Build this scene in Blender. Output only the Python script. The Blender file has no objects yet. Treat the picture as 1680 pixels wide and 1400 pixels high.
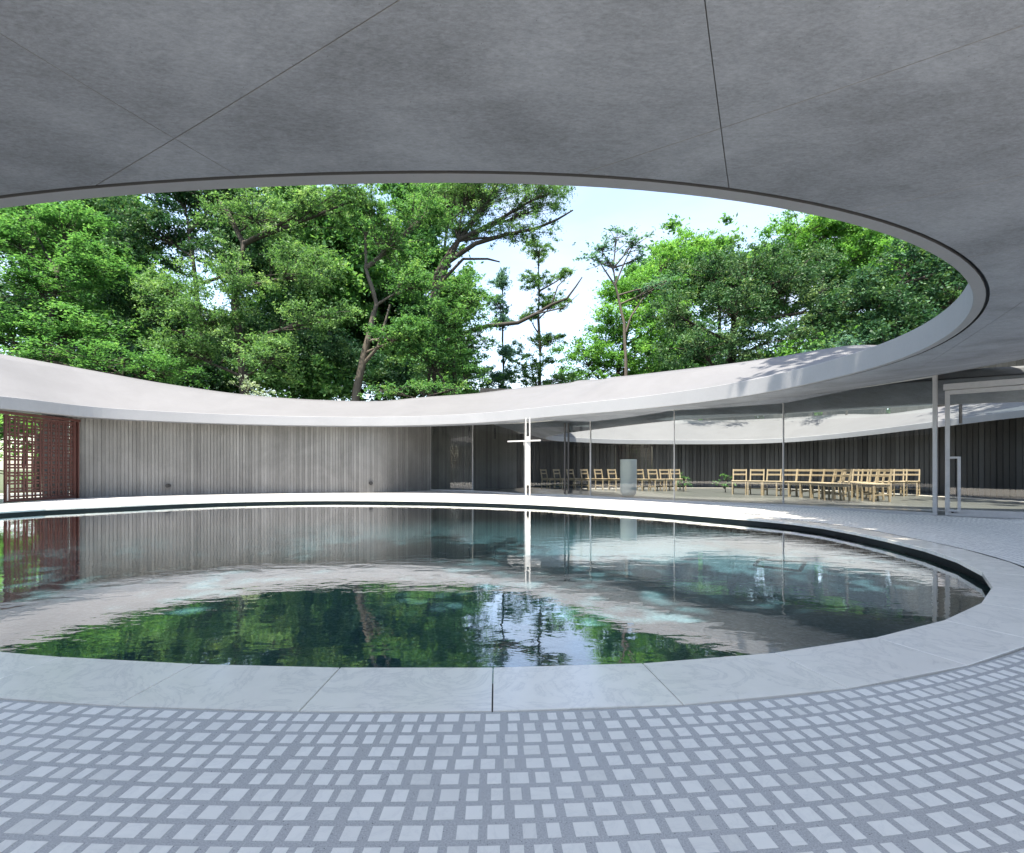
import bpy, bmesh, math, random
import numpy as np
from mathutils import Vector, Matrix

# ------------------------------------------------------------------ camera, sky, sun, exposure
SC = bpy.context.scene
COL = SC.collection
F, EYE, CX, HY = 793.33, 0.8, 840.0, 770.0      # 17 mm shift lens, low tripod
cam_d = bpy.data.cameras.new('camera'); cam = bpy.data.objects.new('camera', cam_d); COL.objects.link(cam)
cam_d.sensor_fit = 'HORIZONTAL'; cam_d.sensor_width = 36; cam_d.lens = 17
cam_d.shift_y = 70 / 1680.0; cam_d.clip_start = 0.05; cam_d.clip_end = 3000
cam.location = (0, 0, EYE); cam.rotation_euler = (math.pi / 2, 0, 0)
SC.camera = cam

SUN_EL = math.radians(70); SUN_AZ = math.radians(207)      # azimuth clockwise from +Y (view direction)
to_sun = Vector((math.sin(SUN_AZ) * math.cos(SUN_EL), math.cos(SUN_AZ) * math.cos(SUN_EL), math.sin(SUN_EL)))
world = bpy.data.worlds.new('World'); SC.world = world; world.use_nodes = True
wn = world.node_tree.nodes; wn.clear()
sky = wn.new('ShaderNodeTexSky'); sky.sky_type = 'NISHITA'; sky.sun_disc = False
sky.sun_elevation = SUN_EL; sky.sun_rotation = SUN_AZ; sky.altitude = 0; sky.air_density = 1.0; sky.dust_density = 1.4; sky.ozone_density = 2.0
bg = wn.new('ShaderNodeBackground'); bg.inputs['Strength'].default_value = 0.115
wo = wn.new('ShaderNodeOutputWorld')
wtc = wn.new('ShaderNodeTexCoord'); wmp = wn.new('ShaderNodeMapping'); wmp.inputs['Scale'].default_value = (1.2, 1.2, 4.0)
wno = wn.new('ShaderNodeTexNoise'); wno.inputs['Scale'].default_value = 2.6; wno.inputs['Detail'].default_value = 7; wno.inputs['Distortion'].default_value = .4
wra = wn.new('ShaderNodeMapRange'); wra.inputs['From Min'].default_value = .38; wra.inputs['From Max'].default_value = .75; wra.inputs['To Max'].default_value = .6
wmx = wn.new('ShaderNodeMix'); wmx.data_type = 'RGBA'; wmx.inputs[7].default_value = (1.75, 1.8, 2.1, 1)      # thin high cloud
wl = world.node_tree.links
wl.new(wtc.outputs['Generated'], wmp.inputs[0]); wl.new(wmp.outputs[0], wno.inputs['Vector']); wl.new(wno.outputs['Fac'], wra.inputs['Value']); wl.new(wra.outputs[0], wmx.inputs[0])
wl.new(sky.outputs[0], wmx.inputs[6]); wl.new(wmx.outputs[2], bg.inputs[0]); world.node_tree.links.new(bg.outputs[0], wo.inputs[0])
sd = bpy.data.lights.new('sun', 'SUN'); sd.energy = 3.0; sd.angle = math.radians(0.53); sd.color = (1.0, 0.975, 0.94)
sun = bpy.data.objects.new('sun', sd); COL.objects.link(sun)
sun.rotation_euler = (-to_sun).to_track_quat('-Z', 'Y').to_euler()
SC.view_settings.view_transform = 'Standard'; SC.view_settings.look = 'None'
SC.view_settings.exposure = 2.38; SC.view_settings.gamma = 1.0; SC.view_settings.use_white_balance = True; SC.view_settings.white_balance_temperature = 7450; SC.view_settings.white_balance_tint = 10; SC.view_settings.use_curve_mapping = False
SC.cycles.max_bounces = 10; SC.cycles.diffuse_bounces = 5; SC.cycles.glossy_bounces = 5
SC.cycles.transparent_max_bounces = 16; SC.cycles.transmission_bounces = 6
SC.cycles.caustics_reflective = False; SC.cycles.caustics_refractive = False
SC.cycles.sample_clamp_indirect = 6.0

rnd = random.Random(7)
rng = np.random.default_rng(11)

# ------------------------------------------------------------------ helpers
def P(x, y, z):
    """point at height z seen at photo pixel (x, y)"""
    d = F * (z - EYE) / (HY - y)
    return Vector(((x - CX) * d / F, d, z))
def PD(x, y, d):
    return Vector(((x - CX) * d / F, d, EYE + (HY - y) * d / F))
def img(p):
    return CX + F * p[0] / p[1], HY - F * (p[2] - EYE) / p[1]

def tag(o, label=None, cat=None, group=None, kind=None):
    if label: o['label'] = label
    if cat: o['category'] = cat
    if group: o['group'] = group
    if kind: o['kind'] = kind
    return o
def empty(name, loc=(0, 0, 0), rz=0, parent=None):
    o = bpy.data.objects.new(name, None); COL.objects.link(o)
    o.location = loc; o.rotation_euler = (0, 0, rz); o.empty_display_size = 0.2
    if parent: o.parent = parent
    return o
def link(name, me, mat=None, parent=None, smooth=False):
    if mat and not me.materials: me.materials.append(mat)
    o = bpy.data.objects.new(name, me); COL.objects.link(o)
    if parent: o.parent = parent
    if smooth: me.shade_smooth()
    return o
def mesh(name, v, f, mat=None, parent=None, smooth=False):
    me = bpy.data.meshes.new(name); me.from_pydata([tuple(a) for a in v], [], f); me.update()
    return link(name, me, mat, parent, smooth)
def bm_obj(name, bm, mat=None, parent=None, smooth=False):
    bmesh.ops.recalc_face_normals(bm, faces=bm.faces)
    me = bpy.data.meshes.new(name); bm.to_mesh(me); bm.free()
    return link(name, me, mat, parent, smooth)
def np_mesh(name, V, Q, mat, parent=None, face_attr=None, smooth=False):
    """quads from numpy arrays"""
    me = bpy.data.meshes.new(name)
    n, m = len(V), len(Q)
    me.vertices.add(n); me.vertices.foreach_set('co', np.ascontiguousarray(V, dtype=np.float32).ravel())
    k = Q.shape[1]
    me.loops.add(m * k); me.loops.foreach_set('vertex_index', np.ascontiguousarray(Q, dtype=np.int32).ravel())
    me.polygons.add(m); me.polygons.foreach_set('loop_start', np.arange(0, m * k, k, dtype=np.int32))
    me.update(calc_edges=True)
    if face_attr is not None:
        a = me.attributes.new('tint', 'FLOAT', 'FACE'); a.data.foreach_set('value', np.ascontiguousarray(face_attr, dtype=np.float32))
    if not smooth and name != 'crown': me.shade_flat()
    return link(name, me, mat, parent, smooth)
def add_box(bm, c, s, rz=0, bevel=0):
    r = bmesh.ops.create_cube(bm, size=1)
    M = Matrix.Translation(c) @ Matrix.Rotation(rz, 4, 'Z') @ Matrix.Diagonal((*s, 1))
    bmesh.ops.transform(bm, matrix=M, verts=r['verts'])
    if bevel:
        es = list({e for v in r['verts'] for e in v.link_edges})
        bmesh.ops.bevel(bm, geom=es, offset=bevel, segments=1, affect='EDGES')
def box_between(bm, a, b, w, h):
    """bar with rectangular section from a to b"""
    a, b = Vector(a), Vector(b); d = b - a; L = d.length
    r = bmesh.ops.create_cube(bm, size=1)
    q = d.to_track_quat('Y', 'Z').to_matrix().to_4x4()
    bmesh.ops.transform(bm, matrix=Matrix.Translation((a + b) / 2) @ q @ Matrix.Diagonal((w, L, h, 1)), verts=r['verts'])
def add_cyl(bm, a, b, r0, r1, seg=12):
    a, b = Vector(a), Vector(b); d = b - a
    r = bmesh.ops.create_cone(bm, cap_ends=True, segments=seg, radius1=r0, radius2=r1, depth=d.length)
    bmesh.ops.transform(bm, matrix=Matrix.Translation((a + b) / 2) @ d.to_track_quat('Z', 'Y').to_matrix().to_4x4(), verts=r['verts'])

def closed_spline(pts, n):
    pts = np.array(pts, float)[:, :2]; m = len(pts); out = []
    for i in range(m):
        p0, p1, p2, p3 = pts[i - 1], pts[i], pts[(i + 1) % m], pts[(i + 2) % m]
        t0 = 0; t1 = t0 + np.linalg.norm(p1 - p0) ** .5; t2 = t1 + np.linalg.norm(p2 - p1) ** .5; t3 = t2 + np.linalg.norm(p3 - p2) ** .5
        for t in np.linspace(t1, t2, 30, endpoint=False):
            A1 = (t1 - t) / (t1 - t0) * p0 + (t - t0) / (t1 - t0) * p1
            A2 = (t2 - t) / (t2 - t1) * p1 + (t - t1) / (t2 - t1) * p2
            A3 = (t3 - t) / (t3 - t2) * p2 + (t - t2) / (t3 - t2) * p3
            B1 = (t2 - t) / (t2 - t0) * A1 + (t - t0) / (t2 - t0) * A2
            B2 = (t3 - t) / (t3 - t1) * A2 + (t - t1) / (t3 - t1) * A3
            out.append((t2 - t) / (t2 - t1) * B1 + (t - t1) / (t2 - t1) * B2)
    out = np.array(out)
    return resample(out, n)
def resample(c, n, smooth=0):
    cc = np.vstack([c, c[:1]]); L = np.r_[0, np.cumsum(np.linalg.norm(np.diff(cc, axis=0), axis=1))]
    t = np.linspace(0, L[-1], n, endpoint=False)
    r = np.c_[np.interp(t, L, cc[:, 0]), np.interp(t, L, cc[:, 1])]
    for _ in range(smooth): r = .5 * r + .25 * (np.roll(r, 1, 0) + np.roll(r, -1, 0))
    return r
def normals(c, smooth=4):
    t = np.roll(c, -1, 0) - np.roll(c, 1, 0); t /= np.linalg.norm(t, axis=1)[:, None]
    n = np.c_[t[:, 1], -t[:, 0]]
    area = np.sum(c[:, 0] * np.roll(c[:, 1], -1) - np.roll(c[:, 0], -1) * c[:, 1])
    if area < 0: n = -n
    for _ in range(smooth):
        n = .5 * n + .25 * (np.roll(n, 1, 0) + np.roll(n, -1, 0)); n /= np.linalg.norm(n, axis=1)[:, None]
    return n
def poly_len(path):
    path = [Vector(p) for p in path]
    return sum((b - a).length for a, b in zip(path, path[1:]))
def walk(path, step):
    """points and tangents along an open 2d path"""
    path = np.array(path, float); seg = np.linalg.norm(np.diff(path, axis=0), axis=1); L = np.r_[0, np.cumsum(seg)]
    n = max(1, int(round(L[-1] / step))); t = (np.arange(n) + .5) * L[-1] / n
    x = np.interp(t, L, path[:, 0]); y = np.interp(t, L, path[:, 1])
    i = np.clip(np.searchsorted(L, t) - 1, 0, len(seg) - 1)
    tg = (path[i + 1] - path[i]) / seg[i][:, None]
    return np.c_[x, y], tg, L[-1] / n
def open_spline(pts, n=60):
    pts = [np.array(p, float) for p in pts]
    pts = [2 * pts[0] - pts[1]] + pts + [2 * pts[-1] - pts[-2]]; out = []
    for i in range(1, len(pts) - 2):
        p0, p1, p2, p3 = pts[i - 1:i + 3]
        for t in np.linspace(0, 1, n, endpoint=False):
            out.append(.5 * (2 * p1 + (p2 - p0) * t + (2 * p0 - 5 * p1 + 4 * p2 - p3) * t * t + (3 * p1 - p0 - 3 * p2 + p3) * t ** 3))
    out.append(pts[-2]); return np.array(out)

# ------------------------------------------------------------------ materials
def newmat(name):
    m = bpy.data.materials.new(name); m.use_nodes = True; nt = m.node_tree
    for n in list(nt.nodes): nt.nodes.remove(n)
    out = nt.nodes.new('ShaderNodeOutputMaterial')
    return m, nt, out
def N(nt, t, **kw):
    n = nt.nodes.new(t)
    for k, v in kw.items():
        if k in n.inputs.keys(): n.inputs[k].default_value = v
        else: setattr(n, k, v)
    return n
def coords(nt, scale=(1, 1, 1), kind='Object', rot=(0, 0, 0)):
    tc = N(nt, 'ShaderNodeNewGeometry' if kind == 'World' else 'ShaderNodeTexCoord')
    mp = N(nt, 'ShaderNodeMapping'); mp.inputs['Scale'].default_value = scale; mp.inputs['Rotation'].default_value = rot
    nt.links.new(tc.outputs['Position' if kind == 'World' else kind], mp.inputs['Vector'])
    return mp.outputs[0]
def ramp(nt, fac, stops):
    r = N(nt, 'ShaderNodeValToRGB'); cr = r.color_ramp
    while len(cr.elements) < len(stops): cr.elements.new(0.5)
    for e, (p, c) in zip(cr.elements, stops):
        e.position = p; e.color = (*c, 1) if len(c) == 3 else c
    nt.links.new(fac, r.inputs[0]); return r.outputs[0]
def noise(nt, vec, scale, detail=6, rough=.6, dist=0):
    n = N(nt, 'ShaderNodeTexNoise'); n.inputs['Scale'].default_value = scale; n.inputs['Detail'].default_value = detail
    n.inputs['Roughness'].default_value = rough; n.inputs['Distortion'].default_value = dist
    nt.links.new(vec, n.inputs['Vector']); return n.outputs['Fac']
def mixc(nt, fac, a, b, mode='MIX'):
    m = N(nt, 'ShaderNodeMix', data_type='RGBA', blend_type=mode)
    for s, v in ((0, fac), (6, a), (7, b)):
        if isinstance(v, (int, float)): m.inputs[s].default_value = v
        elif isinstance(v, tuple): m.inputs[s].default_value = (*v, 1) if len(v) == 3 else v
        else: nt.links.new(v, m.inputs[s])
    return m.outputs[2]
def mathn(nt, op, a, b=None, c=None):
    m = N(nt, 'ShaderNodeMath', operation=op)
    for i, v in enumerate((a, b, c)):
        if v is None: continue
        if isinstance(v, (int, float)): m.inputs[i].default_value = v
        else: nt.links.new(v, m.inputs[i])
    return m.outputs[0]
def bump(nt, h, strength=.3, dist=.01):
    b = N(nt, 'ShaderNodeBump'); b.inputs['Strength'].default_value = strength; b.inputs['Distance'].default_value = dist
    nt.links.new(h, b.inputs['Height']); return b.outputs[0]
def pbsdf(nt, out, color, rough=.6, normal=None, spec=.5, metal=0):
    p = N(nt, 'ShaderNodeBsdfPrincipled')
    for k, v in (('Base Color', color), ('Roughness', rough), ('Metallic', metal), ('Specular IOR Level', spec)):
        if isinstance(v, (int, float)): p.inputs[k].default_value = v
        elif isinstance(v, tuple): p.inputs[k].default_value = (*v, 1)
        else: nt.links.new(v, p.inputs[k])
    if normal is not None: nt.links.new(normal, p.inputs['Normal'])
    nt.links.new(p.outputs[0], out.inputs[0]); return p

def concrete(name, base, var=.25, grain=(1, 1, 1), rot=(0, 0, 0), scale=1.0, rough=.75, bumpd=.004, spec=.3, objvar=0.0, tintc=None):
    m, nt, out = newmat(name)
    v = coords(nt, grain, 'World', rot); v0 = coords(nt, (1, 1, 1), 'World')
    a = noise(nt, v, 1.9 * scale, 15, .72, .7); b = noise(nt, v, 13 * scale, 12, .76, .3); c = noise(nt, v0, 60, 3, .6); e = noise(nt, v0, .9, 5, .55, .6)
    lo = tuple(x * (1 - var) for x in base); hi = tuple(min(1, x * (1 + var)) for x in base)
    col = ramp(nt, a, [(.36, lo), (.62, hi)])
    col = mixc(nt, .4, col, ramp(nt, b, [(.36, lo), (.64, hi)]))
    col = mixc(nt, .42, col, ramp(nt, e, [(.40, lo), (.60, hi)]))
    g2 = noise(nt, v, 46 * scale, 10, .8)
    col = mixc(nt, .38, col, ramp(nt, g2, [(.36, lo), (.64, hi)]))
    # pin holes and scuffs
    vo = N(nt, 'ShaderNodeTexVoronoi'); vo.inputs['Scale'].default_value = 38; nt.links.new(v0, vo.inputs['Vector'])
    pin = mathn(nt, 'MULTIPLY', mathn(nt, 'LESS_THAN', vo.outputs['Distance'], .085), mathn(nt, 'GREATER_THAN', b, .54))
    col = mixc(nt, mathn(nt, 'MULTIPLY', pin, .6), col, tuple(x * .35 for x in base))
    if objvar:
        oi = N(nt, 'ShaderNodeObjectInfo')
        col = mixc(nt, 1.0, col, ramp(nt, oi.outputs['Random'], [(0, (1 - objvar,) * 3), (1, (1 + objvar,) * 3)]), 'MULTIPLY')
    if tintc:
        at = N(nt, 'ShaderNodeAttribute', attribute_name='tint')
        col = mixc(nt, 1.0, col, ramp(nt, at.outputs['Fac'], [(0, (1 - tintc,) * 3), (1, (1 + tintc,) * 3)]), 'MULTIPLY')
    h = mathn(nt, 'ADD', mathn(nt, 'MULTIPLY', b, .6), mathn(nt, 'MULTIPLY', c, .3))
    pbsdf(nt, out, col, rough, bump(nt, h, .35, bumpd), spec); return m

def plain(name, col, rough=.5, metal=0, var=.06, spec=.5):
    m, nt, out = newmat(name); v = coords(nt, kind='Object')
    n = noise(nt, v, 14, 4, .6)
    c = ramp(nt, n, [(.3, tuple(x * (1 - var) for x in col)), (.7, tuple(min(1, x * (1 + var)) for x in col))])
    pbsdf(nt, out, c, rough, None, spec, metal); return m

def marble(name, base, vein, rough, use_obj=.05, use_attr=None, vs=1.0):
    m, nt, out = newmat(name); v = coords(nt, (1, 1, 1), 'World', (0, 0, .5))
    a = noise(nt, v, 3.0 * vs, 10, .68, 1.6); b = noise(nt, v, 11 * vs, 8, .7, .8); e = noise(nt, v, .8, 4, .5)
    vb = mathn(nt, 'ABSOLUTE', mathn(nt, 'SUBTRACT', a, .5))
    col = ramp(nt, vb, [(0, vein), (.010, tuple(.5 * q + .5 * w for q, w in zip(base, vein))), (.035, tuple(.9 * q + .1 * w for q, w in zip(base, vein))), (.07, base)])
    col = mixc(nt, .45, col, ramp(nt, b, [(.3, tuple(q * .86 for q in base)), (.65, base)]))
    col = mixc(nt, .3, col, ramp(nt, e, [(.35, tuple(q * .88 for q in base)), (.65, base)]))
    oi = N(nt, 'ShaderNodeObjectInfo')
    fac = oi.outputs['Random']
    if use_attr:
        at = N(nt, 'ShaderNodeAttribute', attribute_name='tint'); fac = at.outputs['Fac']
    u = use_attr or use_obj
    col = mixc(nt, 1.0, col, ramp(nt, fac, [(0, (1 - u * 2.2,) * 3), (.35, (1 - u * .5,) * 3), (1, (1, 1, 1))]), 'MULTIPLY')
    r = ramp(nt, b, [(.3, (rough * .8,) * 3), (.7, (rough * 1.3,) * 3)])
    pbsdf(nt, out, col, r, bump(nt, b, .04, .002), .5); return m

M_CEIL = concrete('ceiling concrete', (.205, .224, .255), .52, (1.0, 2.6, 1), (0, 0, math.radians(-28)), .9, .7, .004)
M_LIP = concrete('lip band concrete', (.25, .258, .275), .08, scale=.7, rough=.6, bumpd=.001)
M_GROOVE = plain('groove dark', (.045, .047, .05), .8)
M_ROOF = concrete('roof coating', (.115, .119, .128), .13, scale=1.2, rough=.65, bumpd=.001)
M_WALL = concrete('board marked concrete', (.182, .181, .176), .32, (2.2, 2.2, .55), scale=1.2, rough=.8, bumpd=.004, tintc=.20)
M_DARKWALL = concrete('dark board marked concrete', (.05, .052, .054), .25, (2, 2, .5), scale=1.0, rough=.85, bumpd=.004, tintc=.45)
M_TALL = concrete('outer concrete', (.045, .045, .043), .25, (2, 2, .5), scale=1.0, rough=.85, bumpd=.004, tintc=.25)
M_COPE = marble('coping marble', (.93, .90, .83), (.56, .56, .55), .15, .03)
M_TILE = marble('tile marble', (.88, .87, .82), (.70, .70, .68), .6, .07, None, 2.0)
M_TILES = marble('tile marble field', (.88, .87, .82), (.70, .70, .68), .6, .1, .07, 2.0)
M_FRAME = plain('white steel', (.44, .44, .44), .35)
M_ALU = plain('grey aluminium', (.5, .51, .5), .4, .0)
M_BLACK = plain('black steel', (.02, .02, .022), .45)
M_RED = plain('oxide red steel', (.062, .02, .016), .5, var=.15)
M_OAK = None
M_GREY = concrete('altar ceramic', (.55, .58, .55), .05, scale=1, rough=.45, bumpd=.0005)
M_WHITE = plain('white cross paint', (.40, .40, .40), .35)

def terrazzo():
    m, nt, out = newmat('terrazzo floor'); v = coords(nt, kind='World')
    a = noise(nt, v, 90, 3, .7); b = noise(nt, v, 260, 2, .6); e = noise(nt, v, 1.2, 5, .55)
    vo = N(nt, 'ShaderNodeTexVoronoi'); vo.inputs['Scale'].default_value = 170; nt.links.new(v, vo.inputs['Vector'])
    col = ramp(nt, e, [(.3, (.40, .40, .395)), (.7, (.47, .47, .465))])
    col = mixc(nt, .5, col, ramp(nt, b, [(.35, (.28, .285, .29)), (.65, (.60, .60, .60))]))
    sp = mathn(nt, 'MULTIPLY', mathn(nt, 'LESS_THAN', vo.outputs['Distance'], .26), mathn(nt, 'GREATER_THAN', a, .57))
    col = mixc(nt, mathn(nt, 'MULTIPLY', sp, .75), col, (.06, .062, .068))
    sp2 = mathn(nt, 'MULTIPLY', mathn(nt, 'LESS_THAN', vo.outputs['Distance'], .3), mathn(nt, 'LESS_THAN', a, .40))
    col = mixc(nt, mathn(nt, 'MULTIPLY', sp2, .5), col, (.6, .61, .62))
    pbsdf(nt, out, col, .42, bump(nt, b, .08, .001), .45); return m
M_FLOOR = terrazzo()

def oak():
    m, nt, out = newmat('oak'); v = coords(nt, (3, 3, 30), 'Object')
    a = noise(nt, v, 2.5, 5, .6, .4); oi = N(nt, 'ShaderNodeObjectInfo')
    col = ramp(nt, a, [(.3, (.23, .18, .115)), (.7, (.33, .27, .18))])
    pbsdf(nt, out, col, .5); return m
M_OAK = oak()

def glass():
    m, nt, out = newmat('window glass')
    fr = N(nt, 'ShaderNodeFresnel'); fr.inputs['IOR'].default_value = 1.5
    tr = N(nt, 'ShaderNodeBsdfTransparent'); tr.inputs[0].default_value = (.90, .94, .93, 1)
    gl = N(nt, 'ShaderNodeBsdfGlossy'); gl.inputs['Roughness'].default_value = 0.0; gl.inputs[0].default_value = (1, 1, 1, 1)
    mx = N(nt, 'ShaderNodeMixShader'); nt.links.new(mathn(nt, 'MULTIPLY', fr.outputs[0], 1.3), mx.inputs[0]); nt.links.new(tr.outputs[0], mx.inputs[1]); nt.links.new(gl.outputs[0], mx.inputs[2])
    nt.links.new(mx.outputs[0], out.inputs[0]); return m
M_GLASS = glass()

def water():
    m, nt, out = newmat('pool water')
    v = coords(nt, (1.0, 2.0, 1), 'World', (0, 0, .15)); v2 = coords(nt, (1, 1.3, 1), 'World', (0, 0, -.4))
    a = noise(nt, v, 2.6, 3, .55, .4); b = noise(nt, v2, 14, 3, .6, .3); c = noise(nt, v2, 60, 2, .6)
    h = mathn(nt, 'ADD', mathn(nt, 'MULTIPLY', a, 1.0), mathn(nt, 'ADD', mathn(nt, 'MULTIPLY', b, .11), mathn(nt, 'MULTIPLY', c, .010)))
    nb = bump(nt, h, 1.0, .0017)
    fr = N(nt, 'ShaderNodeFresnel'); fr.inputs['IOR'].default_value = 1.85; nt.links.new(nb, fr.inputs['Normal'])
    tr = N(nt, 'ShaderNodeBsdfTransparent'); tr.inputs[0].default_value = (.66, .90, .97, 1)
    gl = N(nt, 'ShaderNodeBsdfGlossy'); gl.inputs['Roughness'].default_value = .012; gl.inputs[0].default_value = (1, 1, 1, 1); nt.links.new(nb, gl.inputs['Normal'])
    fm = N(nt, 'ShaderNodeMath', operation='MULTIPLY', use_clamp=True); nt.links.new(fr.outputs[0], fm.inputs[0]); fm.inputs[1].default_value = 1.7
    mx = N(nt, 'ShaderNodeMixShader'); nt.links.new(fm.outputs[0], mx.inputs[0]); nt.links.new(tr.outputs[0], mx.inputs[1]); nt.links.new(gl.outputs[0], mx.inputs[2])
    nt.links.new(mx.outputs[0], out.inputs[0]); return m
M_WATER = water()

def poolbed():
    m, nt, out = newmat('pool bed mosaic'); v = coords(nt, kind='World')
    vo = N(nt, 'ShaderNodeTexVoronoi'); vo.inputs['Scale'].default_value = 55; nt.links.new(v, vo.inputs['Vector'])
    sx = N(nt, 'ShaderNodeSeparateColor'); nt.links.new(vo.outputs['Color'], sx.inputs[0])
    e = noise(nt, v, 1.0, 4, .5)
    col = ramp(nt, sx.outputs[0], [(0, (.045, .10, .115)), (.5, (.11, .18, .195)), (1, (.25, .35, .37))])
    col = mixc(nt, .3, col, ramp(nt, e, [(.3, (.08, .14, .155)), (.7, (.17, .25, .27))]))
    pbsdf(nt, out, col, .6); return m
M_BED = poolbed()

def leafmat(name, dark, mid, light, trans=.45):
    m, nt, out = newmat(name)
    at = N(nt, 'ShaderNodeAttribute', attribute_name='tint')
    col = ramp(nt, at.outputs['Fac'], [(0, dark), (.5, mid), (1, light)])
    d = N(nt, 'ShaderNodeBsdfPrincipled'); d.inputs['Roughness'].default_value = .55; d.inputs['Specular IOR Level'].default_value = .22
    t = N(nt, 'ShaderNodeBsdfTranslucent'); nt.links.new(col, d.inputs['Base Color'])
    nt.links.new(mixc(nt, 1.0, col, (1.2, 1.2, .72), 'MULTIPLY'), t.inputs[0])
    mx = N(nt, 'ShaderNodeMixShader'); mx.inputs[0].default_value = trans
    nt.links.new(d.outputs[0], mx.inputs[1]); nt.links.new(t.outputs[0], mx.inputs[2]); nt.links.new(mx.outputs[0], out.inputs[0]); return m
L_MAPLE = leafmat('maple leaves', (0.037, 0.115, 0.044), (0.080, 0.230, 0.074), (0.185, 0.370, 0.133))
L_EVER = leafmat('pale evergreen leaves', (0.043, 0.115, 0.044), (0.104, 0.230, 0.081), (0.246, 0.383, 0.177))
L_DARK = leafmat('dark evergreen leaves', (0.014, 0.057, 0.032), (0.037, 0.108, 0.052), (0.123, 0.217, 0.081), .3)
L_OAK = leafmat('broad green leaves', (0.037, 0.115, 0.044), (0.086, 0.230, 0.074), (0.209, 0.357, 0.133))
L_BRIGHT = leafmat('spring green leaves', (0.055, 0.166, 0.044), (0.123, 0.319, 0.074), (0.246, 0.460, 0.133))
L_BLUE = leafmat('blue green leaves', (0.037, 0.103, 0.089), (0.086, 0.204, 0.163), (0.197, 0.332, 0.266))
M_BARK = concrete('bark', (.04, .035, .03), .35, (3, 3, .6), scale=3, rough=.9, bumpd=.02)
M_BARKL = concrete('pale bark', (.09, .078, .066), .3, (3, 3, .6), scale=3, rough=.9, bumpd=.02)
def soil():
    m, nt, out = newmat('garden ground'); v = coords(nt, kind='World'); a = noise(nt, v, 1.5, 6, .6)
    pbsdf(nt, out, ramp(nt, a, [(.3, (.03, .045, .02)), (.7, (.07, .09, .035))]), .9); return m
M_SOIL = soil()

# ------------------------------------------------------------------ plan curves
def FL(x, y): return P(x, y, 0.0)
pool_px = [(0, 839.6), (86, 834.3), (171, 831), (300, 825), (400, 822), (500, 820.3), (600, 820.3), (700, 821.4), (800, 823.8), (900, 827.6), (970, 832), (1105, 840.8), (1187, 847.6), (1300, 857),
           (1352, 864), (1429, 879), (1470, 888), (1531.5, 903), (1575, 918.5), (1611, 935), (1631, 954), (1632, 971), (1606, 996), (1544, 1022), (1429, 1049), (1260, 1074.5), (1057, 1090),
           (817, 1096), (560, 1096), (312, 1090), (0, 1071)]
pool_pts = [FL(*p).to_2d() for p in pool_px] + [Vector(q) for q in ((-3.3, 2.36), (-5.0, 2.95), (-6.8, 3.85), (-8.4, 5.1), (-9.45, 6.6), (-9.8, 7.9))]
ZL = 2.2
lip_px = [(0, 670.7), (57, 675), (129, 683.6), (240, 690), (380, 695.5), (520, 698.5), (640, 698.8), (706, 697.2), (776, 694.5), (861, 688), (930, 681.5), (1000, 676), (1110, 665), (1240, 647.5), (1376, 619),
          (1440, 602.5), (1505, 579.7), (1550, 556.6), (1582, 531.7), (1601, 506), (1606, 486), (1599, 466), (1580, 443), (1497, 395), (1393, 362), (1290, 339.7), (1186, 323.5), (1100, 313), (935, 300.7),
          (846, 298.6), (700, 298.8), (560, 301), (357, 310), (178, 321), (0, 340.7)]
lip_pts = [P(x, y, ZL).to_2d() for x, y in lip_px] + [Vector(q) for q in ((-4.3, 2.95), (-6.6, 3.5), (-9.0, 4.35), (-11.2, 5.9), (-12.35, 8.0), (-12.3, 9.8))]
def denoise(c, k):
    for _ in range(k): c = .5 * c + .25 * (np.roll(c, 1, 0) + np.roll(c, -1, 0))
    return c
NP_ = 400
pool_c = denoise(closed_spline(pool_pts, NP_), 24); pool_n = normals(pool_c, 12)
NLIP = 260
lip_c = denoise(closed_spline(lip_pts, NLIP), 16); lip_n = normals(lip_c, 10)
lip2_pts = [(1.15, 17.5), (1.45, 16.2), (2.39, 14.7), (4.14, 12.45), (5.86, 11.2), (7.3, 10.2), (8.6, 9.3), (10.3, 8.9), (11.8, 9.9), (12.3, 12), (12.2, 14.5), (11.9, 17), (11.0, 19.2), (9.2, 20.2), (6.6, 20.3), (4.4, 19.9), (2.7, 19.2), (1.6, 18.5)]
lip2_c = denoise(closed_spline(lip2_pts, 180), 10); lip2_n = normals(lip2_c, 10)
def z2(p):                       # lip of the second opening leans a little
    return 2.05 - .2 * min(1, max(0, (p[1] - 12.4) / 7.5))
glass_path = [(-3.06, 18.2), (-1.41, 17.4), (.40, 15.17), (2.25, 13.85), (3.94, 11.74), (5.855, 10.43), (7.35, 8.4), (8.75, 7.35), (10.6, 6.0)]
wall_path = [(-12.2, 12.72), (-12.12, 13.25), (-9.39, 13.9), (-7.02, 14.95), (-4.95, 16.1), (-3.1, 17.95), (-1.6, 19.3), (.2, 20.4)]

# ------------------------------------------------------------------ ground, floor
def sheet(name, pts, z, mat):
    return mesh(name, [(x, y, z) for x, y in pts], [tuple(range(len(pts)))], mat)
g = sheet('garden_ground', [(-900, -900), (900, -900), (900, 900), (-900, 900)], -.45, M_SOIL); g['kind'] = 'structure'

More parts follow.
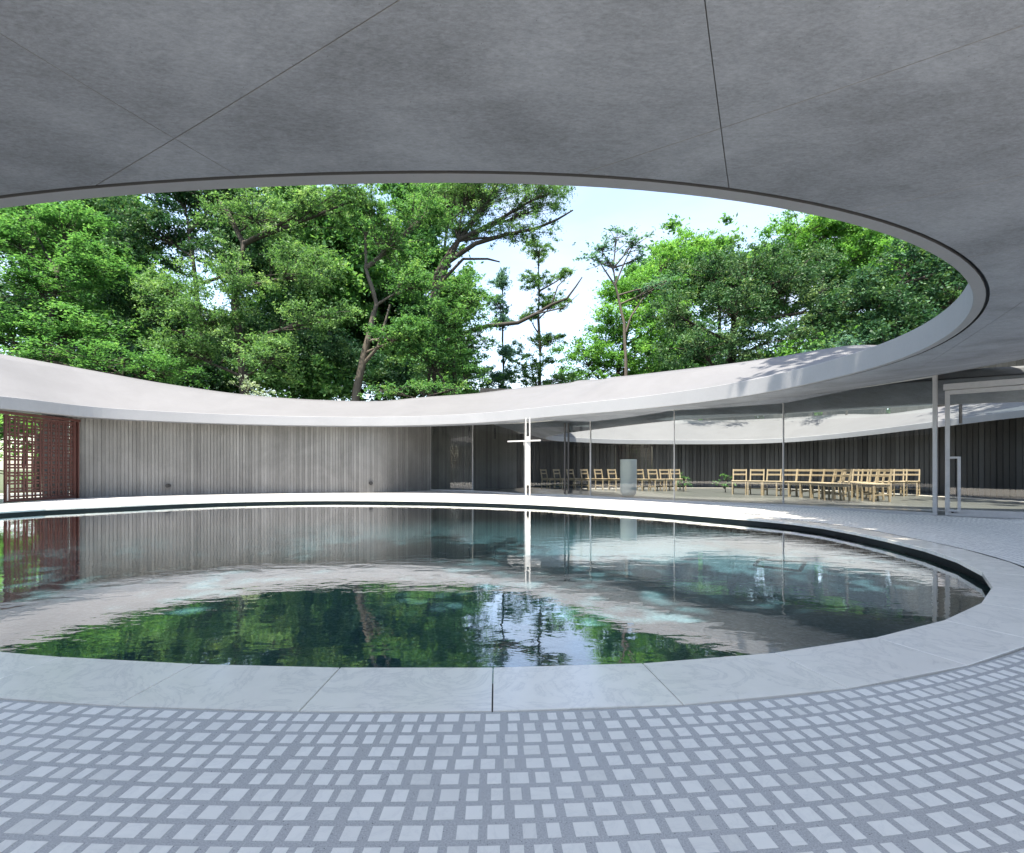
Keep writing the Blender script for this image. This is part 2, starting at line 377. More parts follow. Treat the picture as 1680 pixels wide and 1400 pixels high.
COPE_W = .352
outer_c = pool_c + pool_n * (COPE_W + .008)
FLOOR_R = 9.5
def ring_mesh(name, c, n, s0, s1, z, mat, steps=1, parent=None):
    k = len(c); V = []; Fc = []
    for j in range(steps + 1):
        s = s0 + (s1 - s0) * j / steps
        for i in range(k): V.append((c[i][0] + n[i][0] * s, c[i][1] + n[i][1] * s, z))
    for j in range(steps):
        for i in range(k):
            i2 = (i + 1) % k; Fc.append((j * k + i, j * k + i2, (j + 1) * k + i2, (j + 1) * k + i))
    return mesh(name, V, Fc, mat, parent)
floor = ring_mesh('courtyard_floor', pool_c, pool_n, COPE_W + .008, FLOOR_R, 0, M_FLOOR, 1); floor['kind'] = 'structure'
fc = sheet('bounce_sheet', [(-12, -6.6), (9, -6.2), (10, -.3), (-11, -.3)], .004, concrete('pale bounce paving', (.72, .71, .68), .08, rough=.7)); fc['kind'] = 'structure'  # unseen pale sheet added behind the camera to bounce sunlight onto the ceiling
# screed under the coping joint and floor edge
screed = ring_mesh('screed', pool_c, pool_n, .10, COPE_W + .4, -.036, M_GROOVE, 1, floor)

# pool basin
pool = empty('reflecting_pool'); pool['kind'] = 'structure'
WZ = -.088
def vring(name, c, z0, z1, mat, parent):
    k = len(c)
    return mesh(name, [(x, y, z0) for x, y in c] + [(x, y, z1) for x, y in c], [(i, (i + 1) % k, k + (i + 1) % k, k + i) for i in range(k)], mat, parent)
vring('basin_wall', pool_c + pool_n * .07, -.30, -.034, M_GROOVE, pool)
mesh('pool_bed', [(x, y, -.26) for x, y in pool_c + pool_n * .08], [tuple(range(NP_))[::-1]], M_BED, pool)
mesh('water_surface', [(x, y, WZ) for x, y in pool_c + pool_n * .068], [tuple(range(NP_))[::-1]], M_WATER, pool)
# access cover frame lying on the pool bed
bm = bmesh.new()
hc = [P(x, y, -.25) for x, y in ((1238, 928), (1246, 918), (1322, 922), (1312, 937))]
for a, b in zip(hc, hc[1:] + hc[:1]): box_between(bm, a, b, .03, .02)
bm_obj('drain_cover_frame', bm, M_BLACK, pool)

# coping stones: one object each, straight edged
cope = empty('pool_coping'); tag(cope, 'white marble coping ring of straight edged stones around the pool', 'coping')
start = np.argmin(np.linalg.norm(pool_c - np.array(FL(817, 1096).to_2d()), axis=1))
Lp = np.sum(np.linalg.norm(np.roll(pool_c, -1, 0) - pool_c, axis=1)); nst = int(round(Lp / .615))
pc = np.roll(pool_c, -start, 0); pn = np.roll(pool_n, -start, 0)
idx = (np.arange(nst) * NP_ / nst)
def at(c, u):
    i = int(u) % NP_; f = u - int(u); return c[i] * (1 - f) + c[(i + 1) % NP_] * f
for j in range(nst):
    u0, u1 = idx[j], idx[j] + NP_ / nst
    a0, a1 = at(pc, u0), at(pc, u1); n0, n1 = at(pn, u0), at(pn, u1)
    b0, b1 = a0 + n0 * COPE_W, a1 + n1 * COPE_W
    ta = (a1 - a0) / np.linalg.norm(a1 - a0) * .0024
    q = [a0 + ta, a1 - ta, b1 - ta, b0 + ta]
    cz = rnd.uniform(-.0004, .0004)
    cc = sum(q) / 4
    bm = bmesh.new()
    lo = [bm.verts.new((p[0] - cc[0], p[1] - cc[1], -.034)) for p in q]; hi = [bm.verts.new((p[0] - cc[0], p[1] - cc[1], cz)) for p in q]
    bm.faces.new(hi); bm.faces.new(lo[::-1])
    for i in range(4): bm.faces.new((lo[i], lo[(i + 1) % 4], hi[(i + 1) % 4], hi[i]))
    bmesh.ops.bevel(bm, geom=[e for e in bm.edges if all(v in hi for v in e.verts)], offset=.002, segments=1, affect='EDGES')
    o = bm_obj('coping_stone', bm, M_COPE, cope); o.location = (cc[0], cc[1], 0)

# mosaic tiles set in rows that follow the coping
tiles = []
pitch, th = .0615, .0435
for k in range(66):
    s = COPE_W + .042 + pitch * k
    c = pc + pn * s
    c = np.roll(c, NP_ // 3, 0); cc = np.vstack([c, c[:1]]); seg = np.linalg.norm(np.diff(cc, axis=0), axis=1); L = np.r_[0, np.cumsum(seg)]
    nn = np.roll(pn, NP_ // 3, 0); nn = np.vstack([nn, nn[:1]])
    pos = rnd.uniform(0, .05)
    while pos < L[-1] - .06:
        w = rnd.choice((.029, .037, .037, .047, .047, .047)) * rnd.uniform(.96, 1.06)
        g_ = rnd.choice((.018, .020, .022, .024, .026, .031)) if rnd.random() > .04 else .04
        m = pos + w / 2
        x = np.interp(m, L, cc[:, 0]); y = np.interp(m, L, cc[:, 1])
        keep = y > .55 and abs(x) < 1.35 * y + .9 and y < 15 and not (y < 3 and abs(x) > 1.3 * y + .9)
        if keep:
            nx = np.interp(m, L, nn[:, 0]); ny = np.interp(m, L, nn[:, 1])
            tiles.append((x, y, math.atan2(ny, nx) + rnd.uniform(-.012, .012), w, th * rnd.uniform(.97, 1.03), rnd.random(), k))
        pos += w + g_
def in_room(x, y):   # rows stop at the glass line and the walls
    for (x0, y0), (x1, y1) in zip(glass_path, glass_path[1:]):
        if (x1 - x0) * (y - y0) - (y1 - y0) * (x - x0) > -.08 * math.hypot(x1 - x0, y1 - y0) and min(x0, x1) - .6 < x < max(x0, x1) + .6: return True
    for (x0, y0), (x1, y1) in zip(wall_path, wall_path[1:]):
        if (x1 - x0) * (y - y0) - (y1 - y0) * (x - x0) > -.06 and min(x0, x1) - .3 < x < max(x0, x1) + .3 and y > 12.6: return True
    return x < -11.8 and y > 9
tiles = [t for t in tiles if not in_room(t[0], t[1])]
def vis_area(t):
    x, y, w, h = t[0], t[1], t[3], t[4]
    u = CX + F * x / y; v = HY + F * EYE / y
    if not (10 < u < 1670 and v < 1385): return 0
    return (w * F / y) * (h * F * EYE / y / y)
order = sorted(range(len(tiles)), key=lambda i: -vis_area(tiles[i])); big = set(order[:300])
bm = bmesh.new()
hi = [bm.verts.new((sx * .5, sy * .5, .0007)) for sx, sy in ((-1, -1), (1, -1), (1, 1), (-1, 1))]
lo = [bm.verts.new((sx * .5, sy * .5, -.003)) for sx, sy in ((-1, -1), (1, -1), (1, 1), (-1, 1))]
bm.faces.new(hi)
for i in range(4): bm.faces.new((lo[i], lo[(i + 1) % 4], hi[(i + 1) % 4], hi[i]))
tile_me = bpy.data.meshes.new('marble_tile'); bm.to_mesh(tile_me); bm.free(); tile_me.materials.append(M_TILE)
for i in big:
    x, y, a, w, h, r, k = tiles[i]
    o = bpy.data.objects.new('marble_tile', tile_me); COL.objects.link(o); o.parent = floor
    o.location = (x, y, 0); o.rotation_euler = (0, 0, a); o.scale = (h, w, 1)
rest = np.array([tiles[i] for i in range(len(tiles)) if i not in big])
ca, sa = np.cos(rest[:, 2]), np.sin(rest[:, 2])
V = []; 
for zz in (-.003, .0007):
    for sx, sy in ((-1, -1), (1, -1), (1, 1), (-1, 1)):
        lx = rest[:, 4] * .5 * sx; ly = rest[:, 3] * .5 * sy
        V.append(np.c_[rest[:, 0] + ca * lx - sa * ly, rest[:, 1] + sa * lx + ca * ly, np.full(len(rest), zz)])
V = np.stack(V, 1).reshape(-1, 3)
Q = np.array([(4, 5, 6, 7), (0, 1, 5, 4), (1, 2, 6, 5), (2, 3, 7, 6), (3, 0, 4, 7)])
Q = (Q[None] + (np.arange(len(rest)) * 8)[:, None, None]).reshape(-1, 4)
o = np_mesh('marble_tile_field', V, Q, M_TILES, floor, np.repeat(rest[:, 5], 5)); o['kind'] = 'stuff'

# ------------------------------------------------------------------ walls with board marks
def board_wall(name, path, z0, z1, bw, mat, label, cat, thick=.18, side=1, skip=None, depth=.016, gap=.010, core=True):
    """side: +1 boards face the right hand of the path direction"""
    root = empty(name); tag(root, label, cat)
    path = np.array(path, float)
    pts, tg, step = walk(path, bw)
    V = []; Qs = []; T = []; n = 0
    for (x, y), (tx, ty) in zip(pts, tg):
        if skip and skip(x, y): continue
        nx, ny = ty * side, -tx * side
        w = step / 2 - gap / 2; dp = depth * rnd.uniform(.35, 1.0)
        zt = z1(x, y) if callable(z1) else z1
        for zz in (z0, zt):
            for a, b in ((-w, 0), (w, 0), (w - .004, dp), (-w + .004, dp)):
                V.append((x + tx * a + nx * b, y + ty * a + ny * b, zz))
        for q in ((0, 1, 2, 3), (4, 5, 6, 7), (1, 2, 6, 5), (2, 3, 7, 6), (3, 0, 4, 7)): Qs.append([n + i for i in q]); T.append(0)
        tr = rnd.random()
        T[-5:] = [tr] * 5
        n += 8
    b = np_mesh('formwork_boards', np.array(V), np.array(Qs), mat, root, T); b['kind'] = 'stuff'
    if core:
        V = []; Fc = []; n = 0
        seg_pts, seg_tg, st = walk(path, .25)
        for (x, y), (tx, ty) in zip(seg_pts, seg_tg):
            if skip and skip(x, y): continue
            nx, ny = ty * side, -tx * side; zt = z1(x, y) if callable(z1) else z1
            for zz in (z0, zt):
                for a, b in ((-st / 2 - .002, -.001), (st / 2 + .002, -.001), (st / 2 + .002, -thick), (-st / 2 - .002, -thick)):
                    V.append((x + tx * a + nx * b, y + ty * a + ny * b, zz))
            for q in ((0, 1, 5, 4), (1, 2, 6, 5), (2, 3, 7, 6), (3, 0, 4, 7), (4, 5, 6, 7)): Fc.append([n + i for i in q])
            n += 8
        np_mesh('core', np.array(V), np.array(Fc), mat, root)
    return root

_sel = [i for i in range(NLIP) if lip_c[i][1] > 12.6 and -11.9 < lip_c[i][0] < -4.2]
_off = sorted([tuple(lip_c[i] + lip_n[i] * .85) for i in _sel[::6]])
_off = [q for q in _off if q[0] > -11.6]
far_wall_path = open_spline([(-12.1, 13.3)] + _off + [(-3.1, 18.15), (-1.6, 19.4), (.2, 20.4)], 8)
far_wall = board_wall('concrete_wall', far_wall_path, 0, lambda x, y: 2.36 if x < -3.6 else 2.62, .09, M_WALL, 'grey board marked concrete wall behind the pool beside the red gate', 'wall', side=1)
board_wall('concrete_wall', [(-12.2, 12.72), (-12.14, 13.26)], 0, 2.36, .09, M_WALL, 'short concrete wall return behind the right edge of the red gate', 'wall', side=1)
board_wall('concrete_wall', [(-12.05, 7.2), (-12.05, 11.22)], 0, 2.36, .09, M_WALL, 'grey concrete wall end at the left picture edge beside the gate', 'wall', side=1)
# round black sockets in the far wall
for (px, py, lab) in ((275, 797, 'small round black wall socket near the red gate'), (608, 793, 'small round black wall socket nearer the glass wall')):
    best = min(((abs(CX + F * x / y - px), x, y) for x, y in far_wall_path))
    d = best[2] - .06; c = PD(px, py, d); bm = bmesh.new()
    add_cyl(bm, c + Vector((-.02, .06, 0)), c + Vector((.02, -.03, 0)), .062, .062, 24)
    add_cyl(bm, c + Vector((.02, -.028, 0)), c + Vector((.024, -.04, 0)), .048, .04, 24)
    tag(bm_obj('wall_socket', bm, M_BLACK), lab, 'socket', 'black wall sockets')

back_path = open_spline([(.2, 20.4), (1.6, 20.75), (4, 21.0), (7, 21.15), (9.6, 21.0), (11.6, 19.9), (12.9, 17.4), (13.4, 14.5), (13.4, 11.5), (12.6, 9.0), (11.6, 7.4)], 12)
def off2(s): return lip2_c + lip2_n * s
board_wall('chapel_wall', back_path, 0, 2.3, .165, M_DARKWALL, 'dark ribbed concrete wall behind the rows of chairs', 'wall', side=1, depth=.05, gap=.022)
tw = open_spline([(-1.5, 23.2), (3, 24.2), (7, 24.4), (10.5, 24.0), (13.6, 22.3), (15.6, 19.0), (16.2, 15.5), (16.2, 12), (15.5, 8.5), (14.2, 6.2)], 12)
slits = [1343, 1455, 1150, 1245]
def in_slit(x, y):
    u = CX + F * x / y
    return any(abs(u - s) < 7 for s in slits)
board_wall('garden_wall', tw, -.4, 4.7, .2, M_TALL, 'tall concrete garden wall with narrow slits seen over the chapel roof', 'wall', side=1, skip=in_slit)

back_wall_path = open_spline([(14.2, 6.2), (13.5, -1.0), (9.8, -5), (2.5, -7.5), (-6, -7.0), (-13, -4), (-16.5, 1.5), (-16, 6), (-12.05, 7.2)], 10)
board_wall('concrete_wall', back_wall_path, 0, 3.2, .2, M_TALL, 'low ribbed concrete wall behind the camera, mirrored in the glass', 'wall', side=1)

# ------------------------------------------------------------------ roof round the pool
roof = empty('pavilion_roof', (0, 0, 0)); tag(roof, 'thin concrete roof slab with a large oval opening over the pool', 'roof')
sil = np.array([(0, 580), (57, 590), (120, 601.4), (240, 625), (375, 645), (480, 654.5), (600, 659), (667, 657), (739, 648), (846, 637), (1024, 617.5), (1100, 608.5), (1160, 602), (1273, 586.5), (1445, 555.4), (1504, 544)])
def soffit(s): return ZL + .02 * s + .028 * np.minimum(s, 4.5) ** 2
wdt = np.zeros(NLIP); zc = np.full(NLIP, np.nan)
for i in range(NLIP):
    p, n = lip_c[i], lip_n[i]; w = 2.6
    if p[1] < 5: w = 3.2
    if p[0] < -9 and p[1] < 9: w = 3.2
    for ks, ((x0, y0), (x1, y1)) in enumerate(zip(glass_path, glass_path[1:])):
        dx, dy = x1 - x0, y1 - y0; det = n[0] * (-dy) + dx * n[1]
        if abs(det) < 1e-6: continue
        rx, ry = x0 - p[0], y0 - p[1]
        s = (rx * (-dy) + dx * ry) / det; t = (n[0] * ry - n[1] * rx) / det
        if s > 0 and 0 <= t <= 1 and s < 6: w = s + (4.0 if ks < 2 else 1.8 if ks == 2 else .35)
    wdt[i] = w
wdt = np.array([wdt])[0]
for _ in range(14): wdt = .5 * wdt + .25 * (np.roll(wdt, 1) + np.roll(wdt, -1))
FH = .29
for i in range(NLIP):
    p, n = lip_c[i], lip_n[i]; c = p + n * wdt[i]
    if c[1] > 3 and p[1] > 4:
        u = CX + F * c[0] / c[1]
        if -5 <= u <= 1500 and p[1] > 5.4: zc[i] = EYE + (HY - np.interp(u, sil[:, 0], sil[:, 1])) * c[1] / F
        elif u > 1500:
            sl = (ZL + FH - EYE) / np.linalg.norm(p); zc[i] = min(2.95, ZL + FH + sl * wdt[i] * max(0.2, float(np.dot(n, p / np.linalg.norm(p)))) * .8)
    elif abs(p[0]) < 3: zc[i] = 3.15
ok = ~np.isnan(zc); ii = np.arange(NLIP)
zc = np.interp(np.r_[ii], np.r_[ii[ok] - NLIP, ii[ok], ii[ok] + NLIP], np.r_[zc[ok], zc[ok], zc[ok]])
for _ in range(8): zc = .5 * zc + .25 * (np.roll(zc, 1) + np.roll(zc, -1))
zc = np.maximum(zc, soffit(wdt) + .12)
def strip(name, rows, mat, parent, smooth=True):
    k = len(rows[0]); V = [p for r in rows for p in r]; Fc = []
    for j in range(len(rows) - 1):
        for i in range(k): Fc.append((j * k + i, j * k + (i + 1) % k, (j + 1) * k + (i + 1) % k, (j + 1) * k + i))
    return mesh(name, V, Fc, mat, parent, smooth)
def row(c, n, s, z): 
    s = np.broadcast_to(s, (len(c),)); z = np.broadcast_to(z, (len(c),))
    return [(c[i][0] + n[i][0] * s[i], c[i][1] + n[i][1] * s[i], float(z[i])) for i in range(len(c))]
rowm = lambda s, z: row(lip_c, lip_n, s, z)
G0, G1 = .075, .098
strip('lip_band', [rowm(G0, ZL + .002), rowm(0.004, ZL), rowm(0.0, ZL + .004), rowm(0, ZL + FH - .006), rowm(.006, ZL + FH)], M_LIP, roof, False)
strip('drip_groove', [rowm(G0, ZL + .002), rowm(G0, ZL + .03), rowm(G1, ZL + .03), rowm(G1, ZL + .004)], M_GROOVE, roof, False)
rows = []
for q in np.linspace(0, 1, 9): rows.append(rowm(.006 + (wdt - .006) * q, ZL + FH + (zc - ZL - FH) * q ** 1.12))
rows.append(rowm(wdt + .01, zc - .03)); rows.append(rowm(wdt + .01, soffit(wdt) + .05))
strip('roof_surface', rows, M_ROOF, roof)
SB = .014
sv = [G1] + list(np.linspace(.22, 1, 12))
rows = [rowm(G1 + (wdt - G1 + .01) * q, soffit(G1 + (wdt - G1) * q) + SB) for q in np.linspace(0, 1, 14)]
M_CORE = plain('joint concrete', (.20, .205, .21), .8)
strip('slab_core', rows, M_CORE, roof)
# formwork panels of the soffit
ca_, sa_ = np.array((.468, .884)), np.array((.884, -.468))          # short and long way of the grid
O = np.array(PD(1183, 189, F * 1.47 / (HY - 189)).to_2d())
def soff_bm():
    bm = bmesh.new(); R = 34; grid = []
    for j in range(R + 1):
        q = j / R
        r_ = [bm.verts.new(v) for v in rowm(G1 + (wdt - G1) * q, soffit(G1 + (wdt - G1) * q))]; grid.append(r_)
    for j in range(R):
        for i in range(NLIP):
            bm.faces.new((grid[j][i], grid[j][(i + 1) % NLIP], grid[j + 1][(i + 1) % NLIP], grid[j + 1][i]))
    return bm
full = soff_bm(); full.faces.ensure_lookup_table()
fv = [[v.co.copy() for v in f.verts] for f in full.faces]; full.free()
cen = np.array([np.mean([v[:2] for v in q], axis=0) for q in fv])
ua = (cen - O) @ ca_; ub = (cen - O) @ sa_
PA, PB = 1.03, 2.065
JW = .0018
for a in range(-14, 15):
    stag = 0.0
    for b in range(-9, 10):
        m = (ua > a * PA - .5) & (ua < (a + 1) * PA + .5) & (ub > b * PB - .5 + stag) & (ub < (b + 1) * PB + .5 + stag)
        if not m.any(): continue
        mid = O + ca_ * (a + .5) * PA + sa_ * (b + .5) * PB
        bm = bmesh.new(); vm = {}
        for i in np.nonzero(m)[0]:
            vs = []
            for v in fv[i]:
                key = (round(v.x, 4), round(v.y, 4))
                if key not in vm: vm[key] = bm.verts.new(v)
                vs.append(vm[key])
            if len(set(vs)) == 4: bm.faces.new(vs)
        for (dirv, val, sg) in ((ca_, a * PA + JW, -1), (ca_, (a + 1) * PA - JW, 1), (sa_, b * PB + JW + stag, -1), (sa_, (b + 1) * PB - JW + stag, 1)):
            co = O + dirv * val
            bmesh.ops.bisect_plane(bm, geom=bm.verts[:] + bm.edges[:] + bm.faces[:], plane_co=(co[0], co[1], 0), plane_no=(dirv[0] * sg, dirv[1] * sg, 0), clear_outer=True)
        if len(bm.faces) == 0: bm.free(); continue
        be = [e for e in bm.edges if len(e.link_faces) == 1]
        r = bmesh.ops.extrude_edge_only(bm, edges=be)
        for v in [x for x in r['geom'] if isinstance(x, bmesh.types.BMVert)]: v.co.z += SB - .001
        for f in [x for x in r['geom'] if isinstance(x, bmesh.types.BMFace)]: f.material_index = 1
        me = bpy.data.meshes.new('ceiling_panel'); bm.to_mesh(me); bm.free()
        me.materials.append(M_CEIL); me.materials.append(M_CORE)
        link('ceiling_panel', me, M_CEIL, roof)

# roof of the chapel with the second opening
roof2 = empty('chapel_roof'); tag(roof2, 'smaller sunlit roof opening seen through the glass above the chairs', 'roof')
zl2 = np.array([z2(p) for p in lip2_c]); r2 = lambda s, z: row(lip2_c, lip2_n, s, z)
far_f = np.clip((lip2_c[:, 1] - 14.5) / 4.0, 0, 1); rightf = np.clip((lip2_c[:, 0] - 9.5) / 2.5, 0, 1)
w2 = 1.15 + 1.0 * np.maximum(far_f, rightf)
crest2 = np.where(lip2_c[:, 0] < 8, 3.25, 3.05) * 1.0
crest2 = zl2 + .2 + (crest2 - zl2 - .2) * np.maximum(.35, np.maximum(far_f, rightf * .8))
for _ in range(8): crest2 = .5 * crest2 + .25 * (np.roll(crest2, 1) + np.roll(crest2, -1)); w2 = .5 * w2 + .25 * (np.roll(w2, 1) + np.roll(w2, -1))
strip('lip_band', [r2(.09, zl2 + .004), r2(0, zl2), r2(0, zl2 + .17), r2(.01, zl2 + .18)], M_LIP, roof2, False)
strip('roof_surface', [r2(.01 + (w2 - .01) * q, zl2 + .18 + (crest2 - zl2 - .18) * q) for q in np.linspace(0, 1, 6)] + [r2(w2 + .02, crest2 - .05), r2(w2 + .02, zl2 + .3 * w2)], M_ROOF, roof2)
strip('soffit', [r2(.09 + (w2 - .09) * q, zl2 + .004 + .28 * w2 * q) for q in np.linspace(0, 1, 6)], M_CEIL, roof2)
cf = sheet('chapel_floor', [(-2.9, 18.25), (-1.3, 17.5), (.5, 15.27), (2.33, 13.95), (4.02, 11.84), (5.93, 10.53), (7.45, 8.5), (8.85, 7.45), (11.6, 5.6), (13.6, 9), (13.7, 15), (12.6, 19), (9.8, 21.3), (5, 21.3), (.2, 20.7)], .003, concrete('chapel floor stone', (.085, .09, .085), .12, rough=.35)); cf['kind'] = 'structure'
ring_mesh('chapel_floor_ring', lip2_c, lip2_n, .02, .42, .007, M_COPE)['kind'] = 'structure'

# ------------------------------------------------------------------ glass wall, posts, door
def soff_at(x, y):
    d = np.linalg.norm(lip_c - np.array((x, y)), axis=1); return float(soffit(d.min()))
gw = empty('glass_wall', (*glass_path[2], 0)); tag(gw, 'curved frameless glass wall of tall panes along the far edge', 'glass wall')
def local(o, root):
    o.parent = root; o.matrix_parent_inverse = Matrix.Translation(root.location).inverted() ; return o
for k, ((x0, y0), (x1, y1)) in enumerate(zip(glass_path[:6], glass_path[1:7])):
    t = Vector((x1 - x0, y1 - y0)); L = t.length; t.normalize(); g_ = .012
    a = Vector((x0, y0)) + t * g_; b = Vector((x1, y1)) - t * g_
    za, zb = soff_at(*a) + .012, soff_at(*b) + .012
    o = mesh('pane', [(a.x, a.y, .04), (b.x, b.y, .04), (b.x, b.y, zb), (a.x, a.y, za)], [(0, 1, 2, 3)], M_GLASS); local(o, gw)
    bm = bmesh.new(); box_between(bm, (x0, y0, .02), (x1, y1, .02), .05, .045); local(bm_obj('floor_rail', bm, M_FRAME), gw)
    bm = bmesh.new(); box_between(bm, (x0, y0, soff_at(x0, y0) - .012), (x1, y1, soff_at(x1, y1) - .012), .03, .028); local(bm_obj('head_rail', bm, M_ALU), gw)
    r = .007 if k else .012
    bm = bmesh.new(); add_box(bm, (x0, y0, soff_at(x0, y0) / 2 + .02), (2 * r, .05, soff_at(x0, y0)), math.atan2(t.y, t.x)); local(bm_obj('mullion', bm, M_FRAME), gw)
# dark twin pulls of the glass door
for px in (926.7, 932.7):
    base = FL(px, 813); bm = bmesh.new(); c = PD(px, 812, 14.15)
    add_box(bm, (c.x, c.y, 1.12), (.048, .03, 2.08), -.62, .004); local(bm_obj('door_pull', bm, M_BLACK), gw)
# corner post
px, py = glass_path[6]
bm = bmesh.new(); add_box(bm, (px, py, 1.22), (.062, .06, 2.44), -.9, .006)
tag(bm_obj('steel_post', bm, M_FRAME), 'white steel post where the glass wall meets the sliding door', 'post')
# sliding door with frame
door = empty('glass_door', (7.42, 8.28, 0)); tag(door, 'large white framed sliding glass door at the right edge', 'door')
dt = Vector((8.75 - 7.35, 7.35 - 8.4)).normalized(); dn = Vector((-dt.y, dt.x)) * -1
d0 = Vector((7.43, 8.30)) + Vector((-dt.y, dt.x)) * -.03; d1 = d0 + dt * 2.0
def dbar(a, za, b, zb, w, h, mat=M_FRAME, name='frame'):
    bm = bmesh.new(); box_between(bm, (a.x, a.y, za), (b.x, b.y, zb), w, h); return local(bm_obj(name, bm, mat), door)
def dpost(p, z0, z1, w, dth, name='stile'):
    bm = bmesh.new(); add_box(bm, (p.x, p.y, (z0 + z1) / 2), (w, dth, z1 - z0), math.atan2(dt.y, dt.x), .003); return local(bm_obj(name, bm, M_FRAME), door)
dbar(d0 - dt * .02, 2.2, d1, 2.2, .09, .10, name='track_beam')
dpost(d0 + dt * .03, .01, 2.14, .06, .05); dpost(d1 - dt * .03, .01, 2.14, .06, .05)
dbar(d0 + dt * .06, 2.105, d1 - dt * .06, 2.105, .05, .07, name='top_rail')
dbar(d0 + dt * .06, .065, d1 - dt * .06, .065, .05, .11, name='bottom_rail')
mesh_o = mesh('pane', [(*(d0 + dt * .06), .12), (*(d1 - dt * .06), .12), (*(d1 - dt * .06), 2.07), (*(d0 + dt * .06), 2.07)], [(0, 1, 2, 3)], M_GLASS); local(mesh_o, door)
hn = Vector((dt.y, -dt.x)) * .07
if hn.y > 0: hn = -hn
ha = d0 + dt * .03 + hn * .5; hb = d0 + dt * .17 + hn
bm = bmesh.new(); add_box(bm, (hb.x, hb.y, .545), (.04, .03, .93), math.atan2(dt.y, dt.x)); box_between(bm, (ha.x, ha.y, .995), (hb.x, hb.y, .995), .03, .035); box_between(bm, (ha.x, ha.y, .10), (hb.x, hb.y, .10), .03, .035)
local(bm_obj('handle', bm, M_FRAME), door)
bm = bmesh.new(); kk = d0 + dt * .09 + hn * .38; add_cyl(bm, (kk.x, kk.y, .075), (kk.x + hn.x * .1, kk.y + hn.y * .1, .075), .018, .018, 16); local(bm_obj('lock', bm, M_BLACK), door)
# fixed pane over the door
za, zb = soff_at(*d0) , soff_at(*d1)
o = mesh('transom_pane', [(*d0, 2.255), (*d1, 2.255), (*d1, zb), (*d0, za)], [(0, 1, 2, 3)], M_GLASS); local(o, door)

# ------------------------------------------------------------------ cross
cb = FL(866, 818); cross = empty('steel_cross', cb); tag(cross, 'white steel cross with slotted post standing at the far pool edge', 'cross')
H = 2.2; bm = bmesh.new()
for s in (-1, 1): add_box(bm, (s * .053, 0, H / 2), (.038, .03, H), 0, .004)
local(bm_obj('post', bm, M_WHITE, cross), cross).matrix_parent_inverse = Matrix()
bm = bmesh.new(); add_box(bm, (0, 0, 1.03), (.068, .022, 1.34)); o = bm_obj('centre_plate', bm, M_WHITE, cross)
bm = bmesh.new(); box_between(bm, (-.55, .30, 1.575), (.34, -.22, 1.575), .035, .04); bm_obj('crossbar', bm, M_WHITE, cross)
bm = bmesh.new(); box_between(bm, (-.11, -.02, 1.55), (-.11, -.02, 1.46), .012, .012); box_between(bm, (-.11, -.02, 1.46), (-.08, -.03, 1.44), .012, .012); bm_obj('hook', bm, M_WHITE, cross)

# ------------------------------------------------------------------ altar font
ab = FL(1031, 815.5); bm = bmesh.new()
prof = [(0, 0), (.105, 0), (.15, .02), (.195, .07), (.222, .14), (.233, .23), (.235, .32), (.235, 1.05), (.232, 1.075), (.22, 1.08), (.20, 1.072), (0, 1.065)]
seg = 40; vs = [[bm.verts.new((r * math.cos(2 * math.pi * i / seg), r * math.sin(2 * math.pi * i / seg), z)) for i in range(seg)] for r, z in prof[1:-1]]
for a, b in zip(vs, vs[1:]):
    for i in range(seg): bm.faces.new((a[i], a[(i + 1) % seg], b[(i + 1) % seg], b[i]))
bm.faces.new(vs[0][::-1]); bm.faces.new(vs[-1])
o = bm_obj('stone_altar', bm, M_GREY, None, True); o.location = ab; tag(o, 'tall pale grey cylindrical altar with rounded foot behind the glass', 'altar')

# ------------------------------------------------------------------ chairs
def make_chair():
    t = empty('wooden_chair')
    W, D = .42, .42
    bm = bmesh.new(); add_box(bm, (0, 0, .43), (W + .02, D, .028), 0, .006); bm_obj('seat', bm, M_OAK, t)
    bm = bmesh.new()
    for s in (-1, 1): add_box(bm, (s * (W / 2 - .02), 0, .385), (.022, D - .08, .055))
    add_box(bm, (0, -D / 2 + .03, .385), (W - .06, .022, .055)); add_box(bm, (0, D / 2 - .03, .385), (W - .06, .022, .055))
    bm_obj('apron', bm, M_OAK, t)
    for s in (-1, 1):
        bm = bmesh.new(); add_box(bm, (s * (W / 2 - .02), -D / 2 + .025, .205), (.036, .036, .41), 0, .003); bm_obj('leg', bm, M_OAK, t)
        bm = bmesh.new(); box_between(bm, (s * (W / 2 - .02), D / 2 - .0, 0), (s * (W / 2 - .02), D / 2 - .03, .42), .034, .036)
        box_between(bm, (s * (W / 2 - .02), D / 2 - .03, .415), (s * (W / 2 - .02), D / 2 + .055, .80), .032, .036); bm_obj('back_leg', bm, M_OAK, t)
        bm = bmesh.new(); box_between(bm, (s * (W / 2 - .02), -D / 2 + .04, .16), (s * (W / 2 - .02), D / 2 - .02, .18), .016, .028); bm_obj('stretcher', bm, M_OAK, t)
    for z, h in ((.765, .06), (.63, .05)):
        bm = bmesh.new(); yy = D / 2 - .03 + .085 * (z - .415) / .385
        add_box(bm, (0, yy - .004, z), (W - .07, .02, h), 0, .003); bm_obj('back_slat', bm, M_OAK, t)
    bm = bmesh.new(); add_box(bm, (0, -.02, .2), (W - .04, .016, .026)); bm_obj('stretcher', bm, M_OAK, t)
    return t
def copy_tree(o, parent=None):
    c = o.copy(); COL.objects.link(c); c.parent = parent
    for ch in list(o.children): copy_tree(ch, c)
    return c
chair0 = make_chair(); used = [False]
